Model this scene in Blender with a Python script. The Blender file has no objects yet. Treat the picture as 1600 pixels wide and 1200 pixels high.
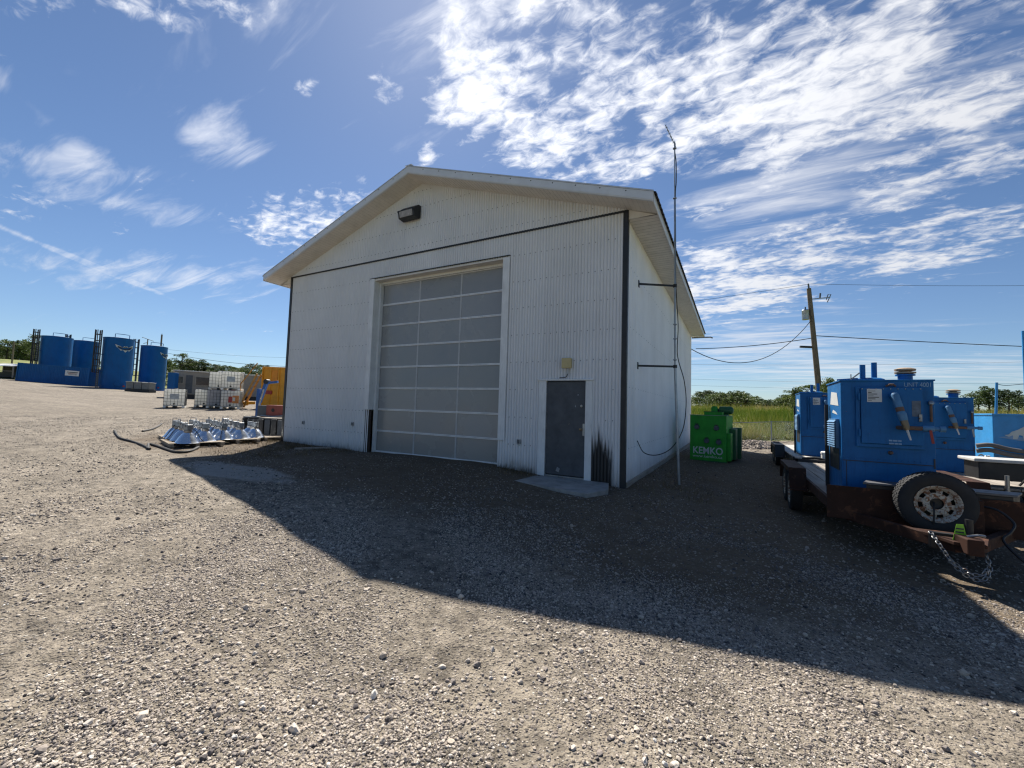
import bpy, math, random
import numpy as np
from mathutils import Vector, Matrix, Euler

random.seed(7)
RNG = np.random.default_rng(7)
R = math.radians
S = bpy.context.scene
COL = S.collection

# ------------------------------------------------------------------ camera
CAM = np.array([1.964, -8.527, 1.526])
FW = np.array([-0.475929, 0.877499, 0.059059])
RT = np.array([0.879483, 0.474957, 0.030432])
UP = np.array([0.001347, -0.066424, 0.997791])
FPX = 640.55
cd = bpy.data.cameras.new("camera")
cam = bpy.data.objects.new("camera", cd)
COL.objects.link(cam)
cam.matrix_world = Matrix(((RT[0], UP[0], -FW[0], CAM[0]), (RT[1], UP[1], -FW[1], CAM[1]), (RT[2], UP[2], -FW[2], CAM[2]), (0, 0, 0, 1)))
cd.sensor_width = 36
cd.lens = 36 * FPX / 1600
cd.clip_start = 0.05
cd.clip_end = 6000
S.camera = cam


def ray(px, py):
    return FW + (px - 800) / FPX * RT + (600 - py) / FPX * UP


def at_depth(px, py, d):
    return CAM + d * ray(px, py)


def at_z(px, py, z):
    d = ray(px, py)
    return CAM + (z - CAM[2]) / d[2] * d


# ------------------------------------------------------------------ light, sky, exposure
SUN_AZ, SUN_EL = -42.0, 49.3
SUNV = Vector((math.sin(R(SUN_AZ)) * math.cos(R(SUN_EL)), math.cos(R(SUN_AZ)) * math.cos(R(SUN_EL)), math.sin(R(SUN_EL))))
sl = bpy.data.lights.new("sun", 'SUN')
sl.energy = 5.0
sl.angle = R(0.53)
sl.color = (1.0, 0.95, 0.87)
so = bpy.data.objects.new("sun", sl)
COL.objects.link(so)
so.rotation_euler = SUNV.to_track_quat('Z', 'Y').to_euler()
so.location = (-20, 20, 40)
S.view_settings.view_transform = 'Standard'
S.view_settings.look = 'None'
S.view_settings.exposure = 0.85
S.view_settings.gamma = 1.0
S.view_settings.use_curve_mapping = False


class NT:
    """small node-tree helper"""

    def __init__(self, tree):
        self.t = tree
        self.n = tree.nodes
        self.l = tree.links

    def new(self, typ, **kw):
        n = self.n.new(typ)
        for k, v in kw.items():
            setattr(n, k, v)
        return n

    def put(self, sock, v):
        if hasattr(v, 'is_output'):
            self.l.new(v, sock)
        else:
            sock.default_value = v

    def math(self, op, a, b=0.0, c=0.0, clamp=False):
        n = self.new('ShaderNodeMath', operation=op, use_clamp=clamp)
        self.put(n.inputs[0], a)
        self.put(n.inputs[1], b)
        self.put(n.inputs[2], c)
        return n.outputs[0]

    def vmath(self, op, a, b=(0, 0, 0)):
        n = self.new('ShaderNodeVectorMath', operation=op)
        self.put(n.inputs[0], a)
        self.put(n.inputs[1], b)
        return n.outputs['Value'] if op in ('DOT_PRODUCT', 'LENGTH', 'DISTANCE') else n.outputs[0]

    def sstep(self, v, a, b, lo=0.0, hi=1.0):
        n = self.new('ShaderNodeMapRange', interpolation_type='SMOOTHSTEP')
        self.put(n.inputs[0], v)
        self.put(n.inputs[1], a)
        self.put(n.inputs[2], b)
        self.put(n.inputs[3], lo)
        self.put(n.inputs[4], hi)
        return n.outputs[0]

    def lin(self, v, a, b, lo=0.0, hi=1.0):
        n = self.new('ShaderNodeMapRange')
        self.put(n.inputs[0], v)
        self.put(n.inputs[1], a)
        self.put(n.inputs[2], b)
        self.put(n.inputs[3], lo)
        self.put(n.inputs[4], hi)
        return n.outputs[0]

    def noise(self, vec, scale, detail=4.0, rough=0.5, dist=0.0, out='Fac', lac=2.0):
        n = self.new('ShaderNodeTexNoise')
        self.put(n.inputs['Vector'], vec)
        self.put(n.inputs['Scale'], scale)
        self.put(n.inputs['Detail'], detail)
        self.put(n.inputs['Roughness'], rough)
        self.put(n.inputs['Distortion'], dist)
        self.put(n.inputs['Lacunarity'], lac)
        return n.outputs[out]

    def voro(self, vec, scale, feature='F1', out='Distance', rnd=1.0):
        n = self.new('ShaderNodeTexVoronoi', feature=feature)
        self.put(n.inputs['Vector'], vec)
        self.put(n.inputs['Scale'], scale)
        self.put(n.inputs['Randomness'], rnd)
        return n.outputs[out]

    def mix(self, f, a, b, mode='MIX'):
        n = self.new('ShaderNodeMix', data_type='RGBA', blend_type=mode)
        self.put(n.inputs[0], f)
        for i, v in ((6, a), (7, b)):
            if not hasattr(v, 'is_output') and len(v) == 3:
                v = (*v, 1)
            self.put(n.inputs[i], v)
        return n.outputs[2]

    def ramp(self, f, stops, interp='LINEAR'):
        n = self.new('ShaderNodeValToRGB')
        n.color_ramp.interpolation = interp
        e = n.color_ramp.elements
        while len(e) < len(stops):
            e.new(0.5)
        for i, (p_, c) in enumerate(stops):
            e[i].position = p_
            e[i].color = (*c, 1)
        self.put(n.inputs[0], f)
        return n.outputs[0]

    def mapping(self, vec, loc=(0, 0, 0), rot=(0, 0, 0), sc=(1, 1, 1)):
        n = self.new('ShaderNodeMapping')
        self.put(n.inputs[0], vec)
        n.inputs[1].default_value = loc
        n.inputs[2].default_value = rot
        n.inputs[3].default_value = sc
        return n.outputs[0]

    def bump(self, h, strength, dist, normal=None):
        n = self.new('ShaderNodeBump')
        self.put(n.inputs['Strength'], strength)
        self.put(n.inputs['Distance'], dist)
        self.put(n.inputs['Height'], h)
        if normal is not None:
            self.put(n.inputs['Normal'], normal)
        return n.outputs[0]


W = bpy.data.worlds.new("World")
S.world = W
W.use_nodes = True
wt = NT(W.node_tree)
W.node_tree.nodes.clear()
wout = wt.new('ShaderNodeOutputWorld')
sky = wt.new('ShaderNodeTexSky', sky_type='NISHITA')
sky.sun_disc = False
sky.sun_elevation = R(SUN_EL)
sky.sun_rotation = R(SUN_AZ)
sky.altitude = 600
sky.air_density = 1.0
sky.dust_density = 0.35
sky.ozone_density = 3.8
bg = wt.new('ShaderNodeBackground')
bg.inputs[1].default_value = 0.053
wt.l.new(wt.mix(1.0, sky.outputs[0], (0.91, 0.98, 1.06), 'MULTIPLY'), bg.inputs[0])
# clouds: a layer projected on a plane overhead
tc = wt.new('ShaderNodeTexCoord')
DIR = tc.outputs['Generated']
sep = wt.new('ShaderNodeSeparateXYZ')
wt.l.new(DIR, sep.inputs[0])
zc = wt.math('MAXIMUM', sep.outputs[2], 0.0)
KZ = 0.10
den = wt.math('ADD', zc, KZ)
cp = wt.new('ShaderNodeCombineXYZ')
wt.put(cp.inputs[0], wt.math('DIVIDE', sep.outputs[0], den))
wt.put(cp.inputs[1], wt.math('DIVIDE', sep.outputs[1], den))
PXY = cp.outputs[0]


def cloud_p(px, py):
    d = ray(px, py)
    d = d / np.linalg.norm(d)
    return np.array([d[0], d[1]]) / (max(d[2], 0) + KZ)


def blob(acc, c, a, b, amp):
    """adds an elliptical patch of cloud cover, given by its centre and the ends of two axes"""
    C0 = cloud_p(*c)
    U, Sg, _ = np.linalg.svd(np.stack([cloud_p(*a) - C0, cloud_p(*b) - C0], 1))
    mp = wt.new('ShaderNodeMapping', vector_type='TEXTURE')
    wt.l.new(PXY, mp.inputs[0])
    mp.inputs[1].default_value = (C0[0], C0[1], 0)
    mp.inputs[2].default_value = (0, 0, math.atan2(U[1, 0], U[0, 0]))
    mp.inputs[3].default_value = (Sg[0] * 1.55, Sg[1] * 1.55, 1)
    gr = wt.new('ShaderNodeTexGradient', gradient_type='SPHERICAL')
    wt.l.new(mp.outputs[0], gr.inputs[0])
    return wt.math('MULTIPLY_ADD', gr.outputs['Fac'], amp * 1.45, acc)


PUFF = [((1010, 150), (1330, 20), (850, 40), 0.23), ((960, 255), (1200, 170), (900, 330), 0.12), ((860, 40), (990, -20), (790, 190), 0.17),
        ((1370, 110), (1660, 30), (1300, 20), 0.16), ((1250, 215), (1420, 150), (1230, 300), 0.10),
        ((520, 340), (625, 298), (545, 395), 0.27), ((425, 345), (490, 325), (430, 375), 0.13),
        ((705, 110), (715, 20), (755, 115), 0.10),
        ((360, 8), (540, -20), (360, 75), 0.29), ((200, -10), (330, -20), (215, 25), 0.15), ((750, 20), (830, 0), (740, 90), 0.14),
        ((1190, 410), (1500, 310), (1150, 320), 0.22), ((1490, 395), (1680, 340), (1470, 440), 0.20), ((1130, 475), (1290, 450), (1120, 515), 0.14),
        ((1500, 225), (1640, 170), (1490, 300), 0.17), ((1390, 262), (1470, 240), (1385, 305), 0.14), ((855, 200), (950, 150), (820, 270), 0.10)]
CLEAR = [((1260, 305), (1440, 262), (1200, 355), 0.14), ((500, 220), (640, 150), (560, 310), 0.20), ((250, 130), (430, 90), (240, 240), 0.22), ((1500, 500), (1680, 470), (1350, 490), 0.16), ((180, 480), (420, 480), (160, 520), 0.15)]
WISP = [((335, 215), (425, 262), (300, 240), 0.25), ((110, 250), (240, 268), (95, 222), 0.24), ((170, 312), (430, 372), (130, 270), 0.13),
        ((250, 430), (480, 450), (230, 390), 0.27), ((110, 400), (300, 480), (60, 375), 0.20), ((40, 160), (120, 215), (5, 100), 0.18),
        ((1200, 530), (1420, 520), (1180, 498), 0.30), ((1300, 575), (1650, 560), (1080, 560), 0.28), ((1330, 605), (1650, 605), (1330, 588), 0.20), ((1250, 240), (1650, 90), (1180, 120), 0.12), ((1000, 60), (1200, -20), (900, 0), 0.14), ((730, 0), (860, -40), (650, 110), 0.24), ((1400, 300), (1700, 200), (1350, 400), 0.15), ((1150, 330), (1300, 280), (1100, 420), 0.13), ((430, 30), (560, 0), (400, 100), 0.15)]
pc = 0.0
for b_ in PUFF:
    pc = blob(pc, *b_)
pc = wt.math('MINIMUM', pc, 0.28)
for b_ in CLEAR:
    pc = blob(pc, b_[0], b_[1], b_[2], -b_[3])
for b_ in (((705, 110), (712, 40), (745, 112), 0.09), ((592, 148), (625, 128), (606, 180), 0.24), ((482, 132), (520, 120), (487, 152), 0.22), ((665, 250), (690, 232), (672, 272), 0.20), ((320, 122), (350, 112), (325, 140), 0.24)):
    pc = blob(pc, *b_)
wc = 0.0
for b_ in WISP:
    wc = blob(wc, *b_)
wc = wt.math('MINIMUM', wc, 0.34)
low = wt.noise(PXY, 0.9, 1, 0.5)
pv = wt.mapping(PXY, rot=(0, 0, R(25)), sc=(1.0, 1.5, 1))
n1 = wt.noise(pv, 3.6, 3, 0.58, 0.3)
n2 = wt.noise(pv, 16.0, 4, 0.62, 0.5)
puffn = wt.math('ADD', wt.math('MULTIPLY', n1, 0.75), wt.math('MULTIPLY', n2, 0.55))
pd = wt.math('ADD', wt.math('ADD', puffn, pc), wt.math('MULTIPLY', wt.math('SUBTRACT', low, 0.5), 0.30))
pa = wt.math('MULTIPLY', wt.sstep(pd, 0.775, 1.06), 0.95)
wv = wt.mapping(PXY, rot=(0, 0, R(-32)), sc=(0.55, 2.6, 1))
n3 = wt.noise(wv, 3.4, 5, 0.62, 0.6)
wd = wt.math('ADD', wt.math('ADD', n3, wc), wt.math('MULTIPLY', wt.math('SUBTRACT', low, 0.5), 0.3))
wa = wt.math('MULTIPLY', wt.sstep(wd, 0.62, 1.06), 0.66)
alpha = wt.math('SUBTRACT', 1.0, wt.math('MULTIPLY', wt.math('SUBTRACT', 1.0, pa), wt.math('SUBTRACT', 1.0, wa)))
alpha = wt.math('MULTIPLY', alpha, wt.sstep(sep.outputs[2], 0.0, 0.10))
alpha = wt.math('MULTIPLY', alpha, 0.93)
sund = wt.vmath('DOT_PRODUCT', wt.vmath('NORMALIZE', DIR), tuple(SUNV))
# thin edges towards the sun glow, thick middles are a little greyer
thick = wt.sstep(pd, 0.95, 1.25)
ccol = wt.mix(thick, (0.97, 0.975, 1.0), (0.91, 0.925, 0.96))
cs = wt.math('ADD', 0.52, wt.math('MULTIPLY', wt.sstep(sund, 0.55, 1.0), 0.22))
bgc = wt.new('ShaderNodeBackground')
wt.l.new(ccol, bgc.inputs[0])
wt.l.new(cs, bgc.inputs[1])
ms = wt.new('ShaderNodeMixShader')
wt.l.new(alpha, ms.inputs[0])
wt.l.new(bg.outputs[0], ms.inputs[1])
wt.l.new(bgc.outputs[0], ms.inputs[2])
wt.l.new(ms.outputs[0], wout.inputs[0])
W.cycles.sampling_method = 'MANUAL'
W.cycles.sample_map_resolution = 256
S.cycles.use_denoising = True
S.cycles.denoiser = 'OPENIMAGEDENOISE'
S.cycles.denoising_prefilter = 'ACCURATE'
S.cycles.filter_width = 1.25
S.cycles.max_bounces = 5
S.cycles.diffuse_bounces = 3
S.cycles.glossy_bounces = 2
S.cycles.transmission_bounces = 2
S.cycles.caustics_reflective = False
S.cycles.caustics_refractive = False


# ------------------------------------------------------------------ materials
def new_mat(name):
    m = bpy.data.materials.new(name)
    m.use_nodes = True
    t = NT(m.node_tree)
    b = m.node_tree.nodes['Principled BSDF']
    return m, t, b


MATS = {}


def paint(name, col, rough=0.5, metal=0.0, var=0.18, scale=3.0, rust=0.0, rustcol=(0.13, 0.06, 0.03), dirt=0.25, bump=0.0, spec=0.5, streak=False):
    """worn paint or plain stock: tone variation, grime, optional rust patches"""
    if name in MATS:
        return MATS[name]
    m, t, b = new_mat(name)
    tcn = t.new('ShaderNodeTexCoord').outputs['Object']
    n = t.noise(tcn, scale, 6, 0.6)
    vec = t.mapping(tcn, sc=(6, 6, 0.7)) if streak else tcn
    g = t.noise(vec, scale * 1.7, 8, 0.65, 0.4)
    f = t.lin(n, 0.3, 0.7, 1 - var, 1 + var)
    hsv = t.new('ShaderNodeHueSaturation')
    hsv.inputs['Color'].default_value = (*col, 1)
    t.put(hsv.inputs['Value'], f)
    c = t.mix(t.math('MULTIPLY', t.sstep(g, 0.48, 0.75), dirt), hsv.outputs[0], tuple(0.35 * x + 0.02 for x in col))
    rg = t.lin(g, 0.3, 0.7, max(0.05, rough - 0.1), min(1, rough + 0.12))
    if rust > 0:
        rn = t.noise(tcn, scale * 2.3, 10, 0.68, 0.6)
        rm = t.sstep(rn, 0.70 - 0.32 * rust, 0.76 - 0.26 * rust)
        rc = t.mix(t.noise(tcn, 26, 4, 0.6), rustcol, tuple(min(1, 2.0 * x) for x in rustcol))
        c = t.mix(rm, c, rc)
        rg = t.math('MAXIMUM', rg, t.math('MULTIPLY', rm, 0.85))
    t.put(b.inputs['Base Color'], c)
    t.put(b.inputs['Roughness'], rg)
    b.inputs['Metallic'].default_value = metal
    b.inputs['Specular IOR Level'].default_value = spec
    if bump > 0:
        t.put(b.inputs['Normal'], t.bump(t.noise(tcn, 40, 5, 0.6), 0.4, bump))
    MATS[name] = m
    return m


def gravel_mat():
    m, t, b = new_mat("gravel")
    P = t.new('ShaderNodeNewGeometry').outputs['Position']
    ag = t.new('ShaderNodeAttribute', attribute_name='grass').outputs['Fac']
    ad = t.new('ShaderNodeAttribute', attribute_name='soil').outputs['Fac']  # soil near the wall plus shade painted over the shadow zone
    ac = t.new('ShaderNodeAttribute', attribute_name='clay').outputs['Fac']
    # flatten the third axis: stones are laid out over the ground
    P2 = t.vmath('MULTIPLY', P, (1, 1, 0.3))
    big = t.noise(P2, 0.22, 3, 0.6)
    mid = t.noise(P2, 1.3, 5, 0.65, 0.4)
    track = t.noise(t.mapping(P2, rot=(0, 0, R(35)), sc=(0.12, 1.5, 1)), 1.0, 3, 0.6, 0.6)

    def cells(scale):
        n = t.new('ShaderNodeTexVoronoi', feature='F1')
        t.put(n.inputs['Vector'], P2)
        n.inputs['Scale'].default_value = scale
        sc = t.new('ShaderNodeSeparateColor')
        t.l.new(n.outputs['Color'], sc.inputs[0])
        return n.outputs['Distance'], sc.outputs[0], sc.outputs[1]
    v1d, s1a, s1b = cells(32)
    v2d, s2a, s2b = cells(80)
    stone = [(0.0, (0.035, 0.032, 0.032)), (0.22, (0.095, 0.082, 0.078)), (0.45, (0.19, 0.16, 0.14)), (0.7, (0.28, 0.24, 0.195)), (0.88, (0.38, 0.335, 0.275)), (1.0, (0.55, 0.51, 0.44))]
    c1 = t.ramp(s1a, stone)
    c2 = t.ramp(s2a, stone)
    sand = t.mix(t.noise(P2, 150, 2, 0.6), (0.150, 0.126, 0.096), (0.385, 0.328, 0.255))
    # which cells carry a stone, and where stones gather
    gather = t.math('ADD', t.math('MULTIPLY', mid, 0.6), t.math('MULTIPLY', big, 0.4))
    k1 = t.math('MULTIPLY', t.sstep(v1d, 0.46, 0.34), t.math('GREATER_THAN', t.math('ADD', s1b, t.math('MULTIPLY', t.math('SUBTRACT', gather, 0.5), 2.4)), 0.60))
    k2 = t.math('MULTIPLY', t.sstep(v2d, 0.50, 0.36), t.math('GREATER_THAN', t.math('ADD', s2b, t.math('MULTIPLY', t.math('SUBTRACT', gather, 0.5), 2.0)), 0.36))
    c = t.mix(k2, sand, c2)
    c = t.mix(k1, c, c1)
    tone = t.math('ADD', t.lin(big, 0.3, 0.7, 0.90, 1.10), t.lin(track, 0.35, 0.7, -0.10, 0.08))
    tone = t.math('ADD', tone, t.lin(mid, 0.3, 0.7, -0.10, 0.10))
    speck = t.noise(P2, 7.0, 5, 0.78)
    tone = t.math('ADD', tone, t.lin(speck, 0.38, 0.62, -0.42, 0.14))
    mott = t.noise(P2, 1.9, 5, 0.8, 0.3)
    tone = t.math('ADD', tone, t.lin(mott, 0.38, 0.62, -0.16, 0.12))
    rut = t.noise(t.mapping(P2, rot=(0, 0, R(-20)), sc=(0.35, 2.2, 1)), 1.6, 4, 0.7, 0.5)
    tone = t.math('ADD', tone, t.sstep(rut, 0.60, 0.74, 0.0, -0.22))
    hs = t.new('ShaderNodeHueSaturation')
    t.put(hs.inputs['Color'], c)
    t.put(hs.inputs['Value'], tone)
    c = hs.outputs[0]
    # damp dark soil by the wall, widened to paint in the shadow zone; ashy clay, grass floor
    soil_shade_col = t.mix(t.noise(P2, 5, 4, 0.75, 0.5), (0.042, 0.029, 0.017), (0.185, 0.134, 0.083))
    soil_shade_col = t.mix(t.math('MULTIPLY', k1, 0.45), soil_shade_col, c1)
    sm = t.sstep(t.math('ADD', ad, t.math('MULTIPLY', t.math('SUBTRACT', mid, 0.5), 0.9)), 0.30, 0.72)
    c = t.mix(t.math('MULTIPLY', sm, 0.88), c, soil_shade_col)
    cm = t.sstep(t.math('ADD', ac, t.math('MULTIPLY', t.math('SUBTRACT', mid, 0.5), 1.4)), 0.45, 0.75)
    c = t.mix(t.math('MULTIPLY', cm, 0.85), c, t.mix(speck, (0.24, 0.23, 0.21), (0.44, 0.42, 0.38)))
    gn = t.noise(P2, 0.5, 4, 0.65)
    grc = t.ramp(gn, [(0.3, (0.09, 0.12, 0.03)), (0.5, (0.17, 0.19, 0.055)), (0.7, (0.30, 0.28, 0.11))])
    gm = t.sstep(t.math('ADD', ag, t.math('MULTIPLY', t.math('SUBTRACT', mid, 0.5), 0.7)), 0.42, 0.62)
    c = t.mix(gm, c, grc)
    t.put(b.inputs['Base Color'], c)
    b.inputs['Roughness'].default_value = 0.93
    b.inputs['Specular IOR Level'].default_value = 0.25
    h = t.math('MULTIPLY_ADD', t.sstep(v1d, 0.5, 0.1), 0.009, t.math('MULTIPLY', t.sstep(v2d, 0.5, 0.1), 0.004))
    h = t.math('ADD', h, t.math('MULTIPLY', t.noise(P2, 7.0, 4, 0.75), 0.035))
    t.put(b.inputs['Normal'], t.bump(h, 1.0, 1.0))
    return m


def stone_mat(name="loose_stone", dark=1.0):
    m, t, b = new_mat(name)
    a = t.new('ShaderNodeAttribute', attribute_name='tone', attribute_type='INSTANCER').outputs['Fac']
    P = t.new('ShaderNodeNewGeometry').outputs['Position']
    stops = [(0.0, (0.040, 0.036, 0.036)), (0.15, (0.12, 0.105, 0.10)), (0.35, (0.30, 0.256, 0.22)), (0.55, (0.43, 0.365, 0.295)), (0.75, (0.52, 0.45, 0.37)), (0.92, (0.60, 0.53, 0.45)), (1.0, (0.72, 0.68, 0.61))]
    c = t.ramp(a, [(p_, tuple(x * dark for x in q)) for p_, q in stops])
    n = t.noise(P, 120, 4, 0.6)
    hs = t.new('ShaderNodeHueSaturation')
    t.put(hs.inputs['Color'], c)
    t.put(hs.inputs['Value'], t.lin(n, 0.3, 0.7, 0.8, 1.2))
    t.put(b.inputs['Base Color'], hs.outputs[0])
    b.inputs['Roughness'].default_value = 0.85
    b.inputs['Specular IOR Level'].default_value = 0.3
    return m


def blade_mat(name, stops, sub=0.25):
    m, t, b = new_mat(name)
    a = t.new('ShaderNodeAttribute', attribute_name='tone', attribute_type='INSTANCER').outputs['Fac']
    t.put(b.inputs['Base Color'], t.ramp(a, stops))
    b.inputs['Roughness'].default_value = 0.7
    b.inputs['Specular IOR Level'].default_value = 0.2
    tr = t.new('ShaderNodeBsdfTranslucent')
    t.put(tr.inputs[0], b.inputs['Base Color'].links[0].from_socket)
    mx = t.new('ShaderNodeMixShader')
    mx.inputs[0].default_value = 0.5
    t.l.new(b.outputs[0], mx.inputs[1])
    t.l.new(tr.outputs[0], mx.inputs[2])
    t.l.new(mx.outputs[0], m.node_tree.nodes['Material Output'].inputs[0])
    return m


def leaf_mat(name, lo, hi):
    m, t, b = new_mat(name)
    P = t.new('ShaderNodeTexCoord').outputs['Object']
    rnd = t.new('ShaderNodeObjectInfo').outputs['Random']
    n = t.noise(P, 1.6, 3, 0.6)
    f = t.math('ADD', t.math('MULTIPLY', n, 0.9), t.math('MULTIPLY', rnd, 0.35))
    c = t.ramp(t.math('SUBTRACT', f, 0.12), [(0.25, lo), (0.75, hi)])
    t.put(b.inputs['Base Color'], c)
    b.inputs['Roughness'].default_value = 0.6
    b.inputs['Specular IOR Level'].default_value = 0.25
    tr = t.new('ShaderNodeBsdfTranslucent')
    t.put(tr.inputs[0], c)
    mx = t.new('ShaderNodeMixShader')
    mx.inputs[0].default_value = 0.25
    out = m.node_tree.nodes['Material Output']
    t.l.new(b.outputs[0], mx.inputs[1])
    t.l.new(tr.outputs[0], mx.inputs[2])
    t.l.new(mx.outputs[0], out.inputs[0])
    return m


def siding_mat(name, col, stain=False):
    """white baked enamel sheet, chalky, grimy at the foot; a black scorch beside the small door"""
    m, t, b = new_mat(name)
    P = t.new('ShaderNodeTexCoord').outputs['Object']
    s = t.new('ShaderNodeSeparateXYZ')
    t.l.new(P, s.inputs[0])
    st = t.noise(t.mapping(P, sc=(9, 9, 0.5)), 1.0, 8, 0.65, 0.3)
    n = t.noise(P, 0.8, 6, 0.6)
    # every sheet has weathered a little differently
    rnd = t.new('ShaderNodeObjectInfo').outputs['Random']
    hs = t.new('ShaderNodeHueSaturation')
    hs.inputs['Color'].default_value = (*col, 1)
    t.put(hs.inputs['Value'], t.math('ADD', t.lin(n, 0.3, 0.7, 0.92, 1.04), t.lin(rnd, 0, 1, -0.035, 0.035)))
    c = t.mix(t.math('MULTIPLY', t.sstep(st, 0.52, 0.80), 0.16), hs.outputs[0], (0.36, 0.33, 0.28))
    foot = t.math('MULTIPLY', t.sstep(t.math('ADD', s.outputs[2], t.math('MULTIPLY', st, 0.9)), 1.0, 0.25), 0.55)
    c = t.mix(foot, c, (0.20, 0.17, 0.135))
    if stain:
        cx = t.math('ABSOLUTE', t.math('ADD', s.outputs[0], 0.52))
        val = t.math('MULTIPLY', t.math('ADD', t.math('COSINE', t.math('MULTIPLY', s.outputs[0], 2 * math.pi / 0.072)), 1.0), 0.5)
        sn = t.noise(t.mapping(P, sc=(6, 6, 0.7)), 1.0, 6, 0.7, 0.3)
        # height the soot reaches: deep in the valleys, fading off to the sides
        hgt = t.math('SUBTRACT', t.math('SUBTRACT', 1.50, t.math('MULTIPLY', cx, 1.3)), t.math('ADD', t.math('MULTIPLY', sn, 0.85), t.math('MULTIPLY', val, 0.22)))
        zm = t.sstep(t.math('SUBTRACT', s.outputs[2], hgt), 0.24, -0.10)
        k = t.math('MULTIPLY', zm, t.sstep(t.math('ADD', cx, t.math('MULTIPLY', t.math('SUBTRACT', sn, 0.5), 0.3)), 0.33, 0.20))
        c = t.mix(t.math('MULTIPLY', k, 0.97), c, (0.008, 0.008, 0.009))
        # patches of old smoke along the foot of the wall
        k2 = t.math('MULTIPLY', t.sstep(t.math('ADD', s.outputs[2], t.math('MULTIPLY', sn, 0.7)), 0.72, 0.42), t.sstep(t.noise(P, 1.1, 4, 0.6), 0.50, 0.66))
        c = t.mix(t.math('MULTIPLY', k2, 0.6), c, (0.03, 0.03, 0.03))
    t.put(b.inputs['Base Color'], c)
    t.put(b.inputs['Roughness'], t.lin(st, 0.3, 0.7, 0.42, 0.6))
    return m


def wood_mat(name, a, bcol, scale=1.0, axis=0):
    m, t, b = new_mat(name)
    P = t.new('ShaderNodeTexCoord').outputs['Object']
    sc = [14, 14, 14]
    sc[axis] = 0.9
    g = t.noise(t.mapping(P, sc=tuple(x * scale for x in sc)), 1.0, 8, 0.65, 0.6)
    rnd = t.new('ShaderNodeObjectInfo').outputs['Random']
    hs = t.new('ShaderNodeHueSaturation')
    t.put(hs.inputs['Color'], t.ramp(g, [(0.3, a), (0.7, bcol)]))
    t.put(hs.inputs['Value'], t.lin(rnd, 0, 1, 0.8, 1.15))
    t.put(b.inputs['Base Color'], hs.outputs[0])
    b.inputs['Roughness'].default_value = 0.85
    t.put(b.inputs['Normal'], t.bump(g, 0.5, 0.004))
    return m


def pane_mat():
    m, t, b = new_mat("door_pane")
    P = t.new('ShaderNodeTexCoord').outputs['Object']
    n = t.noise(P, 0.7, 6, 0.6, 0.3)
    rnd = t.new('ShaderNodeObjectInfo').outputs['Random']
    hs = t.new('ShaderNodeHueSaturation')
    t.put(hs.inputs['Color'], t.mix(n, (0.215, 0.225, 0.23), (0.32, 0.325, 0.325)))
    t.put(hs.inputs['Value'], t.lin(rnd, 0, 1, 0.88, 1.12))
    t.put(hs.inputs['Hue'], t.lin(rnd, 0, 1, 0.47, 0.53))
    s = t.new('ShaderNodeSeparateXYZ')
    t.l.new(P, s.inputs[0])
    low_tone = t.math('MULTIPLY', t.sstep(t.math('ADD', s.outputs[2], t.math('MULTIPLY', n, 1.5)), 2.9, 0.7), 0.70)  # panes turn paler and warmer towards the bottom
    c = t.mix(low_tone, hs.outputs[0], (0.34, 0.315, 0.28))
    c = t.mix(t.math('MULTIPLY', t.sstep(t.noise(t.mapping(P, sc=(5, 5, 1.2)), 1.0, 6, 0.7, 0.4), 0.52, 0.75), 0.35), c, (0.30, 0.29, 0.27))
    t.put(b.inputs['Base Color'], c)
    t.put(b.inputs['Roughness'], t.lin(n, 0.3, 0.7, 0.17, 0.34))
    b.inputs['IOR'].default_value = 1.55
    t.put(b.inputs['Normal'], t.bump(t.math('ADD', t.noise(t.mapping(P, sc=(0.6, 1, 14)), 2.0, 3, 0.5), t.math('MULTIPLY', t.noise(P, 1.6, 2, 0.5), 4.0)), 0.14, 0.012))
    return m


M_GRAVEL = gravel_mat()
M_STONE = stone_mat()
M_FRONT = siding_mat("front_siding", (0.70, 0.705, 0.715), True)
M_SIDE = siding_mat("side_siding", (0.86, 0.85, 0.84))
M_PANE = pane_mat()
M_TRIMW = paint("white_trim", (0.70, 0.71, 0.71), 0.45, dirt=0.30, streak=True, var=0.08)
M_FASC = paint("fascia_metal", (0.60, 0.63, 0.67), 0.4, dirt=0.12, var=0.06)
M_SOFF = paint("soffit_metal", (0.66, 0.63, 0.58), 0.55, dirt=0.18, var=0.08)
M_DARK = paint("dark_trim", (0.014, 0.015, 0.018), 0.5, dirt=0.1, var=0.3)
M_ROOF = paint("roof_metal", (0.30, 0.31, 0.33), 0.45, metal=0.2)
M_RAIL = paint("door_rail", (0.76, 0.765, 0.77), 0.4, metal=0.2, dirt=0.25, var=0.1)
M_MAN = paint("steel_door_paint", (0.060, 0.068, 0.080), 0.55, dirt=0.5, var=0.25, rust=0.12, rustcol=(0.16, 0.13, 0.10))
M_WOODD = wood_mat("dark_wood", (0.020, 0.016, 0.014), (0.07, 0.055, 0.045), axis=2)
M_WOODG = wood_mat("grey_wood", (0.20, 0.17, 0.14), (0.42, 0.37, 0.31), axis=1)
M_WOODP = wood_mat("pallet_wood", (0.22, 0.17, 0.12), (0.48, 0.40, 0.30), axis=0)
M_POLE = wood_mat("pole_wood", (0.10, 0.075, 0.055), (0.26, 0.205, 0.155), axis=2)
M_CONC = paint("concrete", (0.30, 0.29, 0.27), 0.9, var=0.25, dirt=0.5, bump=0.003)
M_GALV = paint("galvanised", (0.34, 0.36, 0.38), 0.42, metal=0.75, var=0.2, dirt=0.3)
M_ALU = paint("spun_aluminium", (0.82, 0.84, 0.86), 0.24, metal=0.95, var=0.06, dirt=0.10)
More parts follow.
